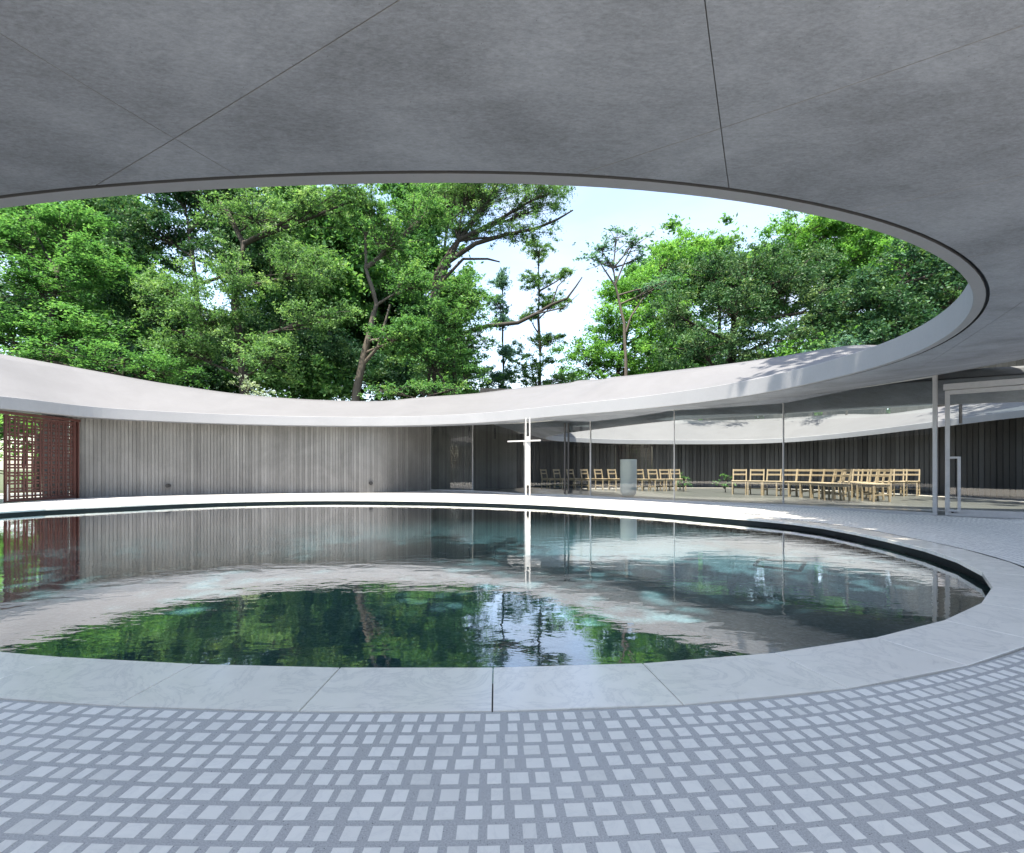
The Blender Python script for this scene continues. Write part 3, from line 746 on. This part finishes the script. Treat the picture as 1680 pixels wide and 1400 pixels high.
def chair(px, d, face, label, group):
    o = copy_tree(chair0) if used[0] else chair0
    used[0] = True
    o.location = ((px - CX) * d / F, d, 0); f = Vector(face)
    o.rotation_euler = (0, 0, math.atan2(f.y, f.x) + math.pi / 2); tag(o, label, 'chair', group); return o
ordn = ['first', 'second', 'third', 'fourth', 'fifth', 'sixth', 'seventh', 'eighth', 'ninth', 'tenth', 'eleventh', 'twelfth']
lx = [900, 921, 943, 966, 989, 1011, 1033, 1055, 1077, 1096, 1113]
ld = [19.3, 19.1, 18.9, 18.7, 18.5, 18.3, 18.1, 17.9, 17.7, 17.9, 18.2]
for i, (x, d) in enumerate(zip(lx, ld)):
    ang = math.radians(-38 - 4 * i)
    lab = f'wooden chair in the left row, {ordn[i]} from the left end'
    if i == 6: lab = 'wooden chair of the left row standing hidden behind the pale altar'
    if i == 10: lab = 'wooden chair at the right end of the left row, behind a plant'
    chair(x, d, (math.cos(ang), math.sin(ang)), lab, 'wooden chairs in the chapel')
rx = [1213, 1240, 1266, 1290, 1311, 1331, 1349, 1363, 1372]
rd = [15.4, 15.05, 14.7, 14.3, 13.9, 13.5, 13.1, 12.65, 12.2]
for i, (x, d) in enumerate(zip(rx, rd)):
    ang = math.radians(-118 - 8.5 * i)
    lab = f'wooden chair in the front right row, {ordn[i]} from its left end' if i < 8 else 'wooden chair seen from the side at the near end of the front right row'
    chair(x, d, (math.cos(ang), math.sin(ang)), lab, 'wooden chairs in the chapel')
sx_ = [1392, 1405, 1417, 1427, 1436]; sdp = [14.3, 13.8, 13.2, 12.6, 12.0]
for i, (x, d) in enumerate(zip(sx_, sdp)):
    ang = math.radians(-140 - 10 * i)
    lab = f'wooden chair in the second right row, {ordn[i]} from its left end' if i < 4 else 'wooden chair seen from the side at the near end of the second right row'
    chair(x, d, (math.cos(ang), math.sin(ang)), lab, 'wooden chairs in the chapel')
for i, (x, d) in enumerate(((1451, 14.3), (1472, 14.5), (1493, 14.7))):
    ang = math.radians(-138)
    chair(x, d, (math.cos(ang), math.sin(ang)), ['wooden chair third from the far right end of the chairs', 'wooden chair second from the far right end of the chairs', 'wooden chair at the far right end, last before the steel post'][i], 'wooden chairs in the chapel')

# slim black lamps hanging inside the glass
for px, y0, y1, d, lab in ((770, 690, 719, 18.6, 'slim black pendant rod behind the left glass pane'), (812, 690, 720.5, 18.6, 'thin dark pendant rod left of the cross'), (1576, 655, 695, 9.6, 'slim black pendant rod behind the sliding door')):
    a, b = PD(px, y0 - 6, d), PD(px, y1, d); bm = bmesh.new(); add_cyl(bm, b, Vector((b.x, b.y, max(a.z, 2.5))), .006, .006, 8); add_cyl(bm, b, Vector((b.x, b.y, b.z + .42)), .026, .026, 12)
    tag(bm_obj('pendant_lamp', bm, M_BLACK), lab, 'lamp', 'black pendant rods')

# ------------------------------------------------------------------ red lattice gate
gate = empty('lattice_gate', (-11.9, 11.33, 0)); tag(gate, 'dark red steel lattice sliding gate at the left edge', 'gate')
GL = 1.86   # runs along +Y from the root
def gbox(name, y, z, sy, sz, sx=.03, x=0.0, par=gate):
    bm = bmesh.new(); add_box(bm, (x, y, z), (sx, sy, sz), 0, .002); return bm_obj(name, bm, M_RED, par)
gbox('track_rail', GL / 2 - .1, 2.13, GL + .42, .07, .07, .0)
gbox('frame_stile', .03, 1.05, .055, 2.07, .045); gbox('frame_stile', GL - .045, 1.05, .07, 2.07, .045)
gbox('frame_rail', GL / 2, 2.045, GL - .14, .06, .042); gbox('frame_rail', GL / 2, .055, GL - .14, .075, .042)
gbox('guide_post', GL + .06, 1.05, .045, 2.1, .06)
unit = {}
def slat(kind, y, z, sy, sz):
    if kind not in unit:
        bm = bmesh.new(); add_box(bm, (0, 0, 0), (1, 1, 1)); unit[kind] = bpy.data.meshes.new(kind); bm.to_mesh(unit[kind]); bm.free(); unit[kind].materials.append(M_RED)
    o = bpy.data.objects.new(kind, unit[kind]); COL.objects.link(o); o.parent = gate
    o.location = (.004 if kind == 'vertical_slat' else -.006, y, z); o.scale = (.012, sy, sz)
y = .0575; k = 0
while y < GL - .12:
    op = .088 if k % 2 else .036
    y += op; slat('vertical_slat', y + .021, 1.05, .042, 1.93); y += .042; k += 1
z = .0925; k = 0
while z < 1.96:
    op = .075 if k % 2 else .028
    z += op; slat('horizontal_slat', GL / 2 - .008, z + .022, GL - .16, .044); z += .044; k += 1
bm = bmesh.new(); add_box(bm, (.05, .03, .25), (.012, .02, .38)); bm_obj('handle', bm, M_FRAME, gate)

# ------------------------------------------------------------------ trees
def tube_rings(path, r0, r1, seg, V, Q):
    path = [Vector(p) for p in path]; n0 = len(V)
    for i, p in enumerate(path):
        a = path[max(0, i - 1)]; b = path[min(len(path) - 1, i + 1)]; d = (b - a)
        if d.length < 1e-6: d = Vector((0, 0, 1))
        q = d.to_track_quat('Z', 'Y'); f = i / max(1, len(path) - 1); r = r0 * (1 - f) + r1 * f
        for k in range(seg):
            an = 2 * math.pi * k / seg; V.append(tuple(p + q @ Vector((math.cos(an) * r, math.sin(an) * r, 0))))
    for i in range(len(path) - 1):
        for k in range(seg):
            Q.append((n0 + i * seg + k, n0 + i * seg + (k + 1) % seg, n0 + (i + 1) * seg + (k + 1) % seg, n0 + (i + 1) * seg + k))
def wob(a, b, n, amp, r):
    a, b = Vector(a), Vector(b); L = (b - a).length; out = []; off = Vector((0, 0, 0))
    for i in range(n + 1):
        f = i / n
        if 0 < i < n: off += Vector((r.uniform(-1, 1), r.uniform(-1, 1), r.uniform(-.5, .8))) * amp * L / n
        out.append(a.lerp(b, f) + off * math.sin(math.pi * f) ** .6 if 0 < f < 1 else (a if f == 0 else b))
    return out
def leaves(pads, n_per_m2, size, aspect, flat, seed, droop=0.0):
    """pads: array (cx,cy,cz, rx,ry,rz). Folded pointed leaves spread through each pad"""
    R = np.random.default_rng(seed); PP = []; ID = []
    for j, (cx, cy, cz, rx, ry, rz) in enumerate(pads):
        n = max(10, int(n_per_m2 * (rx * ry + rx * rz + ry * rz) * 1.5))
        u = R.normal(size=(n, 3)); u /= np.linalg.norm(u, axis=1)[:, None]
        rad = np.abs(R.normal(0, .62, n)) ** .8
        q = u * rad[:, None] * np.array((rx, ry, rz)); tl = R.normal(0, .35, 2)
        q[:, 2] += q[:, 0] * tl[0] + q[:, 1] * tl[1]
        PP.append(q + np.array((cx, cy, cz))); ID.append(np.full(n, j))
    p = np.vstack(PP); idd = np.concatenate(ID); n = len(p)
    padtint = R.normal(0, .16, len(pads))[idd]
    nrm = R.normal(size=(n, 3)) * (1 - flat); nrm[:, 2] += .55 + flat * 1.2; nrm /= np.linalg.norm(nrm, axis=1)[:, None]
    t = R.normal(size=(n, 3)); t[:, 2] -= droop; t -= nrm * np.sum(t * nrm, axis=1)[:, None]; t /= np.linalg.norm(t, axis=1)[:, None]
    b = np.cross(nrm, t)
    L = size * R.uniform(.5, 1.2, n)[:, None]; Wd = L * aspect
    V = np.stack([p - t * L * .5, p + b * Wd * .5 - nrm * Wd * .12, p + t * L * .5 - nrm * L * .12, p - b * Wd * .5 - nrm * Wd * .12], 1).reshape(-1, 3)
    Q = np.arange(n * 4).reshape(-1, 4)
    tint = np.clip(.42 + padtint + R.normal(0, .17, n), 0, 1)
    return V, Q, tint
def make_tree(name, label, cat, base, trunk, blobs, leafm, bark=None, npad=22, pad=.75, dens=150, size=.17, aspect=.5, flat=.35, r0=.2, seed=1, extra=(), group=None, droop=0., padz=.45, twigs=True):
    """trunk: world points from the ground up. blobs: (cx,cy,cz,rx,ry,rz) clumps of the crown"""
    r = random.Random(seed); base = Vector(base); root = empty(name, base); tag(root, label, cat, group)
    V, Q = [], []; tr = [Vector(p) - base for p in trunk]
    fine = []
    for a, b in zip(tr, tr[1:]): fine += wob(a, b, 4, .05, r)[:-1]
    fine.append(tr[-1]); tube_rings(fine, r0, r0 * .35, 9, V, Q)
    for path, ra, rb in extra: tube_rings([Vector(p) - base for p in path], ra, rb, 7, V, Q)
    pads = []
    for (cx, cy, cz, rx, ry, rz) in blobs:
        c = Vector((cx, cy, cz)) - base
        # limb from the nearest lower trunk point into the clump
        cand = [p for p in fine if p.z < c.z - .3] or fine[:1]
        s = min(cand, key=lambda p: (p - c).length + .6 * abs(c.z - .8 - p.z) * .3)
        L = (c - s).length; rl = min(r0 * .5, .035 + .018 * L)
        limb = wob(s, c, 6, .12, r); tube_rings(limb, rl, rl * .3, 6, V, Q)
        vol = (rx * ry * rz) ** (1 / 3); k = max(8, int(1.65 * npad * (vol / 1.6) ** 1.6))
        for _ in range(k):
            u = Vector((r.gauss(0, 1), r.gauss(0, 1), r.gauss(0, 1))).normalized() * (abs(r.gauss(0, .62)) ** .6 if r.random() < .5 else r.random() ** .4)
            u.z = abs(u.z) * r.choice((1, 1, 1, -1))
            q = c + Vector((u.x * rx, u.y * ry, u.z * rz)); ps = pad * r.uniform(.45, 1.05)
            pads.append((q.x, q.y, q.z, ps, ps, ps * padz))
            if twigs and r.random() < .6:
                tube_rings(wob(limb[r.randint(3, 6)], q, 3, .15, r), .022, .008, 4, V, Q)
    np_mesh('trunk', np.array(V), np.array(Q), bark or M_BARK, root, None, True)
    LV, LQ, T = leaves(pads, dens, size, aspect, flat, seed + 100, droop)
    np_mesh('crown', LV, LQ, leafm, root, T)
    return root, len(LQ)
def B(x, y, d, wpx, hpx, depth=None):
    """crown clump: photo centre, distance, half sizes in photo pixels"""
    c = PD(x, y, d); rx = wpx * d / F; rz = hpx * d / F
    return (c.x, c.y, c.z, rx, depth or (rx + rz) / 2 * 1.1, rz)
def G(x, d): return ((x - CX) * d / F, d, -.45)
cnt = 0
def T(*a, **k):
    global cnt
    o, n = make_tree(*a, **k); cnt += n; return o

# left: maples in front of the gate side
T('maple_tree', 'bright green layered maple at the far left of the grove', 'tree', G(60, 23), [G(60, 23), PD(75, 560, 23), PD(95, 450, 23)],
  [B(20, 400, 23, 75, 50), B(110, 370, 24, 70, 45), B(60, 470, 22.5, 95, 45), B(150, 450, 23.5, 65, 55), B(10, 545, 22, 70, 45), B(110, 545, 22, 85, 40), B(40, 345, 25, 60, 30)],
  L_MAPLE, npad=26, pad=.8, dens=120, size=.17, flat=.6, seed=3, r0=.17, padz=.32)
T('maple_tree', 'low dark maple with flat leaf layers just above the left roof', 'tree', G(190, 21.5), [G(190, 21.5), PD(200, 640, 21.5), PD(205, 590, 21.5)],
  [B(150, 590, 21, 90, 28), B(250, 610, 21.5, 90, 30), B(60, 590, 21, 60, 25)], L_MAPLE, npad=30, pad=.7, dens=120, size=.15, flat=.6, seed=4, r0=.1, padz=.3)
T('evergreen_tree', 'big evergreen with pale green rounded clumps, left of centre', 'tree', G(405, 23.5), [G(405, 23.5), PD(400, 620, 23.5), PD(385, 500, 23.5), PD(400, 400, 24), PD(360, 330, 24.5)],
  [B(270, 480, 22.6, 62, 42), B(385, 465, 22.4, 52, 48), B(340, 530, 22.2, 60, 42), B(505, 450, 22.8, 72, 50), B(520, 530, 22.4, 60, 45), B(450, 590, 22, 62, 42), B(300, 575, 22.4, 60, 36), B(420, 360, 24, 75, 45), B(510, 345, 23.5, 60, 42), B(580, 330, 23.6, 45, 35)],
  L_EVER, npad=32, pad=.62, dens=170, size=.15, aspect=.42, flat=.3, seed=5, r0=.26, padz=.5, droop=.5)
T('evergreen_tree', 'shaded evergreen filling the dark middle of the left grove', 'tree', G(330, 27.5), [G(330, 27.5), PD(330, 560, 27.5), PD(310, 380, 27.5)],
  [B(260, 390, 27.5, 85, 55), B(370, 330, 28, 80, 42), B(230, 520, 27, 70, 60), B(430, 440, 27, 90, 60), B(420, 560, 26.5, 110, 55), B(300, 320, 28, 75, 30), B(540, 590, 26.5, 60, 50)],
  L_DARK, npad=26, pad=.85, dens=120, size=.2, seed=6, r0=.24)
T('camphor_tree', 'leaning tree with curved pale trunk below the centre crown', 'tree', G(582, 24.5), [G(582, 24.5), PD(585, 640, 24.5), PD(603, 560, 24.5), PD(618, 500, 24.7), PD(600, 440, 24.7)],
  [B(640, 400, 24.8, 70, 60), B(600, 350, 25, 62, 40), B(680, 470, 24.4, 48, 45), B(655, 560, 24, 62, 34), B(690, 545, 24, 50, 40), B(700, 350, 25.5, 60, 40)],
  L_OAK, M_BARKL, npad=32, pad=.6, dens=170, size=.15, seed=7, r0=.24, flat=.35,
  extra=[([PD(594, 600, 24.5), PD(620, 570, 24.3), PD(632, 530, 24.3), PD(640, 500, 24.3)], .10, .05)])
limb = lambda pts, d: [PD(x, y, d) for x, y in pts]
T('oak_tree', 'tall spreading oak with forked dark limbs and wide airy crown', 'tree', G(705, 28), [G(705, 28), PD(708, 600, 28), PD(712, 490, 28), PD(735, 430, 28), PD(752, 395, 28)],
  [B(800, 330, 28, 85, 38), B(880, 345, 28, 55, 38), B(730, 335, 28.5, 70, 45), B(900, 320, 28, 45, 30), B(840, 385, 28, 65, 22), B(760, 380, 28.5, 55, 30), B(770, 300, 28, 110, 25), B(820, 300, 28, 80, 25)],
  L_EVER, npad=34, pad=.52, dens=150, size=.15, aspect=.38, flat=.15, seed=8, r0=.36, droop=1.4, padz=.6,
  extra=[(limb([(738, 428), (780, 400), (830, 385), (880, 375), (915, 360), (940, 345)], 28), .15, .04), (limb([(712, 490), (716, 450), (740, 410), (770, 370), (800, 340)], 28.2), .2, .05), (limb([(722, 465), (760, 425), (800, 425), (820, 430)], 27.8), .1, .04),
         (limb([(725, 565), (760, 548), (800, 535), (850, 530), (880, 515), (905, 500), (930, 490), (945, 470), (955, 455)], 27.5), .16, .03), (limb([(905, 500), (915, 470), (935, 450)], 27.5), .05, .015), (limb([(880, 515), (925, 505), (950, 482)], 27.4), .05, .012)])
T('oak_tree', 'rounded green tree under the long bare limb at centre', 'tree', G(745, 25.5), [G(745, 25.5), PD(745, 600, 25.5), PD(750, 520, 25.5)],
  [B(770, 490, 25.5, 42, 45), B(735, 530, 25, 60, 42), B(770, 560, 25.5, 40, 38), B(700, 590, 24.5, 60, 35), B(770, 610, 25, 42, 24)], L_OAK, npad=34, pad=.55, dens=170, size=.15, seed=9, r0=.15)
T('cypress_tree', 'slender young conifer standing alone against the sky', 'tree', G(826, 33), [G(826, 33), PD(826, 600, 33), PD(822, 440, 33)],
  [B(822, 465, 33, 14, 26), B(815, 500, 33, 20, 15), B(826, 530, 33, 16, 20), B(835, 580, 32.6, 34, 15), B(823, 620, 32.6, 45, 18)], L_BLUE, npad=45, pad=.42, dens=300, size=.2, aspect=.35, seed=10, r0=.11, flat=.1)
T('pine_tree', 'tall thin pine with ragged tufts beside the slender conifer', 'tree', G(886, 32), [G(886, 32), PD(886, 600, 32), PD(884, 500, 32), PD(885, 410, 32)],
  [B(885, 415, 32, 32, 24), B(880, 465, 32, 34, 20), B(905, 500, 32, 36, 18), B(868, 520, 32, 22, 14), B(895, 560, 32, 40, 16), B(870, 600, 31.6, 45, 18), B(900, 625, 31.4, 60, 16), B(925, 455, 32, 20, 14)],
  L_EVER, npad=30, pad=.45, dens=220, size=.22, aspect=.3, seed=11, r0=.14, flat=.05)
T('bright_tree', 'bright green bushy tree right of the sky gap', 'tree', G(1010, 29), [G(1010, 29), PD(1015, 600, 29), PD(1050, 470, 29)],
  [B(960, 590, 28.5, 55, 38), B(1010, 545, 28.5, 55, 45), B(1060, 480, 29, 55, 50), B(1110, 440, 30, 55, 48), B(1030, 600, 28, 70, 35), B(1085, 540, 28.5, 60, 50), B(1140, 400, 31, 45, 25), B(1010, 490, 29.5, 35, 28)],
  L_BRIGHT, npad=30, pad=.68, dens=150, size=.17, seed=12, r0=.18)
T('slim_tree', 'slim tree with thin bent trunk and small flat crown', 'tree', G(1030, 24), [G(1030, 24), PD(1027, 590, 24), PD(1024, 530, 24), PD(1010, 470, 24), PD(1006, 440, 24)],
  [B(1000, 432, 24, 34, 12), B(1048, 425, 24.2, 26, 14), B(970, 425, 24, 26, 10), B(985, 408, 24, 40, 14), B(1040, 400, 24, 34, 20), B(1010, 390, 24.2, 30, 14), B(1075, 475, 23.8, 45, 14), B(1095, 462, 24, 36, 10)], L_BLUE, M_BARKL, npad=44, pad=.34, dens=130, size=.15, seed=13, r0=.10, flat=.6,
  extra=[(limb([(1027, 545), (1035, 520), (1055, 490), (1080, 470)], 24), .06, .02), (limb([(1010, 470), (990, 440), (975, 415)], 24), .05, .015), (limb([(1010, 465), (1025, 430), (1040, 400)], 24), .05, .015)])
T('chinquapin_tree', 'dense domed evergreen with yellowish flowering tips, right of centre', 'tree', G(1200, 23), [G(1200, 23), PD(1200, 590, 23), PD(1210, 480, 23)],
  [B(1160, 455, 23, 62, 42), B(1240, 440, 23.5, 70, 42), B(1110, 520, 22.5, 55, 48), B(1200, 510, 22, 70, 48), B(1290, 480, 22.6, 66, 50), B(1330, 450, 23.5, 50, 40), B(1150, 575, 22, 75, 40), B(1260, 560, 21.8, 70, 42), B(1340, 540, 22, 55, 42), B(1380, 500, 22.6, 45, 40)],
  leafmat('flowering evergreen leaves', (0.017, 0.062, 0.029), (0.046, 0.123, 0.050), (0.160, 0.247, 0.110), .3), npad=34, pad=.55, dens=170, size=.15, aspect=.42, seed=14, r0=.3, flat=.25, padz=.6)
T('zelkova_tree', 'tall bright green tree behind the domed evergreen', 'tree', G(1330, 30), [G(1330, 30), PD(1335, 560, 30), PD(1350, 450, 30), PD(1330, 400, 30)],
  [B(1310, 385, 30, 55, 40), B(1365, 380, 30, 60, 38), B(1290, 425, 30, 45, 30), B(1420, 420, 29.5, 60, 45), B(1400, 370, 30, 70, 30), B(1450, 450, 29, 45, 35)],
  L_BRIGHT, npad=28, pad=.72, dens=150, size=.18, seed=15, r0=.26)
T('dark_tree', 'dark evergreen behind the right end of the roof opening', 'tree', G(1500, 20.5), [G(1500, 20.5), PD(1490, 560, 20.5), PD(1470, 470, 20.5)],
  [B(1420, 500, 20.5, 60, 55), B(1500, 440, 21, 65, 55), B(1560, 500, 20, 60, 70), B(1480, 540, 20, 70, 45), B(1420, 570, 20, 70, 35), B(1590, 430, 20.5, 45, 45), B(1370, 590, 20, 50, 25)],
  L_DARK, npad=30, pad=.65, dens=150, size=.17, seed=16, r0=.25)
T('blue_shrub', 'grey green shrub low above the roof below the dark trees', 'shrub', G(1390, 19.2), [G(1390, 19.2), PD(1390, 620, 19.2), PD(1390, 590, 19.2)],
  [B(1385, 572, 19.2, 40, 20), B(1345, 590, 19.2, 30, 16)], L_BLUE, npad=60, pad=.35, dens=150, size=.12, seed=17, r0=.06)
T('pale_shrub', 'pale grey green shrub peeping over the roof left of centre', 'shrub', G(405, 20.2), [G(405, 20.2), PD(405, 680, 20.2), PD(403, 640, 20.2)],
  [B(403, 636, 20.2, 24, 18), B(420, 648, 20.2, 22, 14)], leafmat('pale shrub leaves', (0.148, 0.217, 0.147), (0.295, 0.383, 0.281), (0.517, 0.613, 0.488)), npad=70, pad=.28, dens=180, size=.10, seed=18, r0=.05)
T('garden_shrub', 'leafy green shrub low behind the centre of the roof', 'shrub', G(700, 21), [G(700, 21), PD(700, 680, 21), PD(700, 650, 21)],
  [B(690, 640, 21, 36, 18), B(640, 645, 21, 40, 18), B(745, 638, 21.5, 34, 14)], L_OAK, npad=55, pad=.35, dens=160, size=.12, seed=19, r0=.06)
# farther trees close the gaps between the trunks
for i, (x, d, lab, bl, lm) in enumerate((
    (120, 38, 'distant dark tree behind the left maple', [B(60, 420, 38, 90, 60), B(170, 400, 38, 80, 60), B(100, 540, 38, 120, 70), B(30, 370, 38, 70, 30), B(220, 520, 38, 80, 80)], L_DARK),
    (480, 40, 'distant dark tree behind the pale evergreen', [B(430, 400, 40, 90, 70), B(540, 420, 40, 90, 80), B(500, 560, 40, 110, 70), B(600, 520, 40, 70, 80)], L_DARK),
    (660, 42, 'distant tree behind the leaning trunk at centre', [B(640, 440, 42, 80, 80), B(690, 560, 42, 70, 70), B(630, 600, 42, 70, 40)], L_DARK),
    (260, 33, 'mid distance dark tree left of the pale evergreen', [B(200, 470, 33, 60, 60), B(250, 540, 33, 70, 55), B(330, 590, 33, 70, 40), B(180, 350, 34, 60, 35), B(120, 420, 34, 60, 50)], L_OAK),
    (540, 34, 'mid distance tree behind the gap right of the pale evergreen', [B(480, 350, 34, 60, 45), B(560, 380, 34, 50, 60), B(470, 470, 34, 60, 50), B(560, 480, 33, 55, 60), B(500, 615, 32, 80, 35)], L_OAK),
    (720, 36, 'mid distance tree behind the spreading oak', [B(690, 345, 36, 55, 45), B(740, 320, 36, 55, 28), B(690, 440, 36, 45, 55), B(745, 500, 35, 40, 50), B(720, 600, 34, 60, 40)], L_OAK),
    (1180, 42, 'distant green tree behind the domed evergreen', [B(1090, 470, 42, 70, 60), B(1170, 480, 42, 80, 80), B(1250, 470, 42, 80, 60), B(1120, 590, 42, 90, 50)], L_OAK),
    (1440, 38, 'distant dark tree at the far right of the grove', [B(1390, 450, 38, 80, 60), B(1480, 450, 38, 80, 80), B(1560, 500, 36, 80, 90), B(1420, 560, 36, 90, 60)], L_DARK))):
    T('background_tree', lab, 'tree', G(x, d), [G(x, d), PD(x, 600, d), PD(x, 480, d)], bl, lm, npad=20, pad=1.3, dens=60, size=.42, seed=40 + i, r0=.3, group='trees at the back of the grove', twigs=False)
for i, (x, d, top, lm, lab) in enumerate(((40, 27, 560, L_MAPLE, 'understorey bush low behind the left maple'), (190, 26, 560, L_DARK, 'dark understorey bush low at left behind the maples'), (330, 28, 570, L_DARK, 'dark understorey bush below the pale evergreen'), (480, 27, 575, L_OAK, 'green understorey bush left of the leaning trunk'),
    (620, 30, 570, L_DARK, 'dark understorey bush behind the leaning trunk'), (740, 33, 590, L_OAK, 'green understorey bush right of the leaning trunk'), (960, 34, 610, L_BRIGHT, 'bright understorey bush under the thin pine'), (1110, 31, 580, L_OAK, 'green understorey bush under the domed evergreen'),
    (1240, 30, 560, L_DARK, 'dark understorey bush in the middle of the right grove'), (1350, 28, 540, L_BRIGHT, 'bright understorey bush behind the garden wall slit'), (1450, 27, 540, L_DARK, 'dark understorey bush right of the garden wall slit'), (1560, 26, 520, L_DARK, 'dark understorey bush at the right end of the grove'))):
    T('understorey_bush', lab, 'bush', G(x, d), [G(x, d), PD(x, 720, d), PD(x, 640, d)], [B(x - 30, top + 55, d, 62, 50), B(x + 40, top + 70, d, 62, 50), B(x, 700, d, 80, 50)], lm, npad=17, pad=1.0, dens=75, size=.27, seed=90 + i, r0=.12, group='understorey bushes', twigs=False)
# bushes in the garden behind the gate
for i, (x, y, s, lab) in enumerate(((-14.6, 11.9, 1.1, 'sunlit bush seen through the middle of the red gate'), (-15.8, 14.2, 1.5, 'taller bush behind the red gate'), (-13.8, 10.2, .8, 'low bush behind the left edge of the red gate'))):
    T('garden_shrub', lab, 'shrub', (x, y, -.45), [(x, y, -.45), (x, y, .2), (x, y, .9 * s)], [(x, y, .7 * s, 1.0 * s, 1.0 * s, .8 * s), (x + .2, y + .4, 1.5 * s, .8 * s, .8 * s, .6 * s)], L_BRIGHT, npad=40, pad=.35, dens=170, size=.11, seed=60 + i, r0=.05)
# plants inside, by the chairs
for i, (px, y, d, s, lab) in enumerate(((1190, 807, 16.6, .30, 'small leafy plant at the left end of the right chairs'), (1121, 805, 17.2, .34, 'dark leafy plant at the right end of the left chairs'))):
    x = (px - CX) * d / F
    T('potted_plant', lab, 'plant', (x, d, 0), [(x, d, 0), (x, d, .15), (x, d, .3)], [(x, d, .26, s, s * .8, .2), (x + .05, d, .5, s * .6, s * .6, .16)], L_OAK, npad=160, pad=.13, dens=420, size=.07, seed=70 + i, r0=.02)
# trees behind the camera that throw the dappled shade
def shade_tree(name, label, base, blobs, lm, seed, dens=28, size=.34):
    b = Vector(base); top = max(x[2] for x in blobs)
    T(name, label, 'tree', base, [b, b + Vector((.2, .3, top * .4)), b + Vector((.5, .9, top * .8))], blobs, lm, npad=22, pad=.8, dens=dens, size=size, seed=seed, r0=.4, flat=.4)
shade_tree('shade_tree', 'large tree behind the camera shading the left half of the pool', (-7, -10.5, -.45),
           [(-5.2, 1.6, 12, 2.4, 1.9, 1.3), (-7.8, 1.0, 11.5, 2.2, 2.0, 1.3), (-3.4, 2.2, 12.5, 1.6, 1.5, 1.0), (-6.4, 3.4, 12.4, 1.9, 1.2, .9), (-9.8, 2.6, 11.5, 1.6, 1.6, 1.0), (-4.5, -1.5, 11.5, 2.4, 2.0, 1.5), (-1.4, -1.4, 12, 2.2, 1.8, 1.3), (-8, -1.8, 11, 2.4, 2.2, 1.5), (-3.0, -.3, 12, 1.9, 1.3, 1.0), (-1.4, .9, 12.4, 1.1, .9, .8)], L_OAK, 81)
shade_tree('shade_tree', 'tree behind the camera shading the right side of the pool and roof', (6.5, -10, -.45),
           [(1.9, 2.9, 12, 1.6, 1.3, 1.0), (2.6, -.3, 11.5, 2.2, 1.8, 1.4), (4.4, 5.4, 12.5, 1.5, 1.3, .9), (5.6, 2.0, 11, 2.0, 1.8, 1.2), (4.9, 7.6, 13, 1.3, 1.3, .8), (.2, .2, 12, 1.3, 1.2, .9), (3.2, 2.3, 12.5, 1.2, 1.1, .8), (2.9, 3.9, 12.2, 1.2, 1.1, .8), (4.6, 3.4, 12, 1.4, 1.2, .9), (2.5, 1.4, 12, 1.2, 1.1, .8)], L_OAK, 82)
shade_tree('shade_tree', 'tree beside the chapel shading the right part of its roof', (18.5, 7.0, -.45),
           [(10.2, 8.0, 12, 1.8, 1.8, 1.0), (11.4, 9.6, 12, 1.3, 1.3, .9), (13, 10.5, 11.5, 2, 2, 1.2), (12.6, 7.5, 11, 2, 1.8, 1.2)], L_OAK, 83)
print('leaves', cnt, 'tiles', len(tiles))
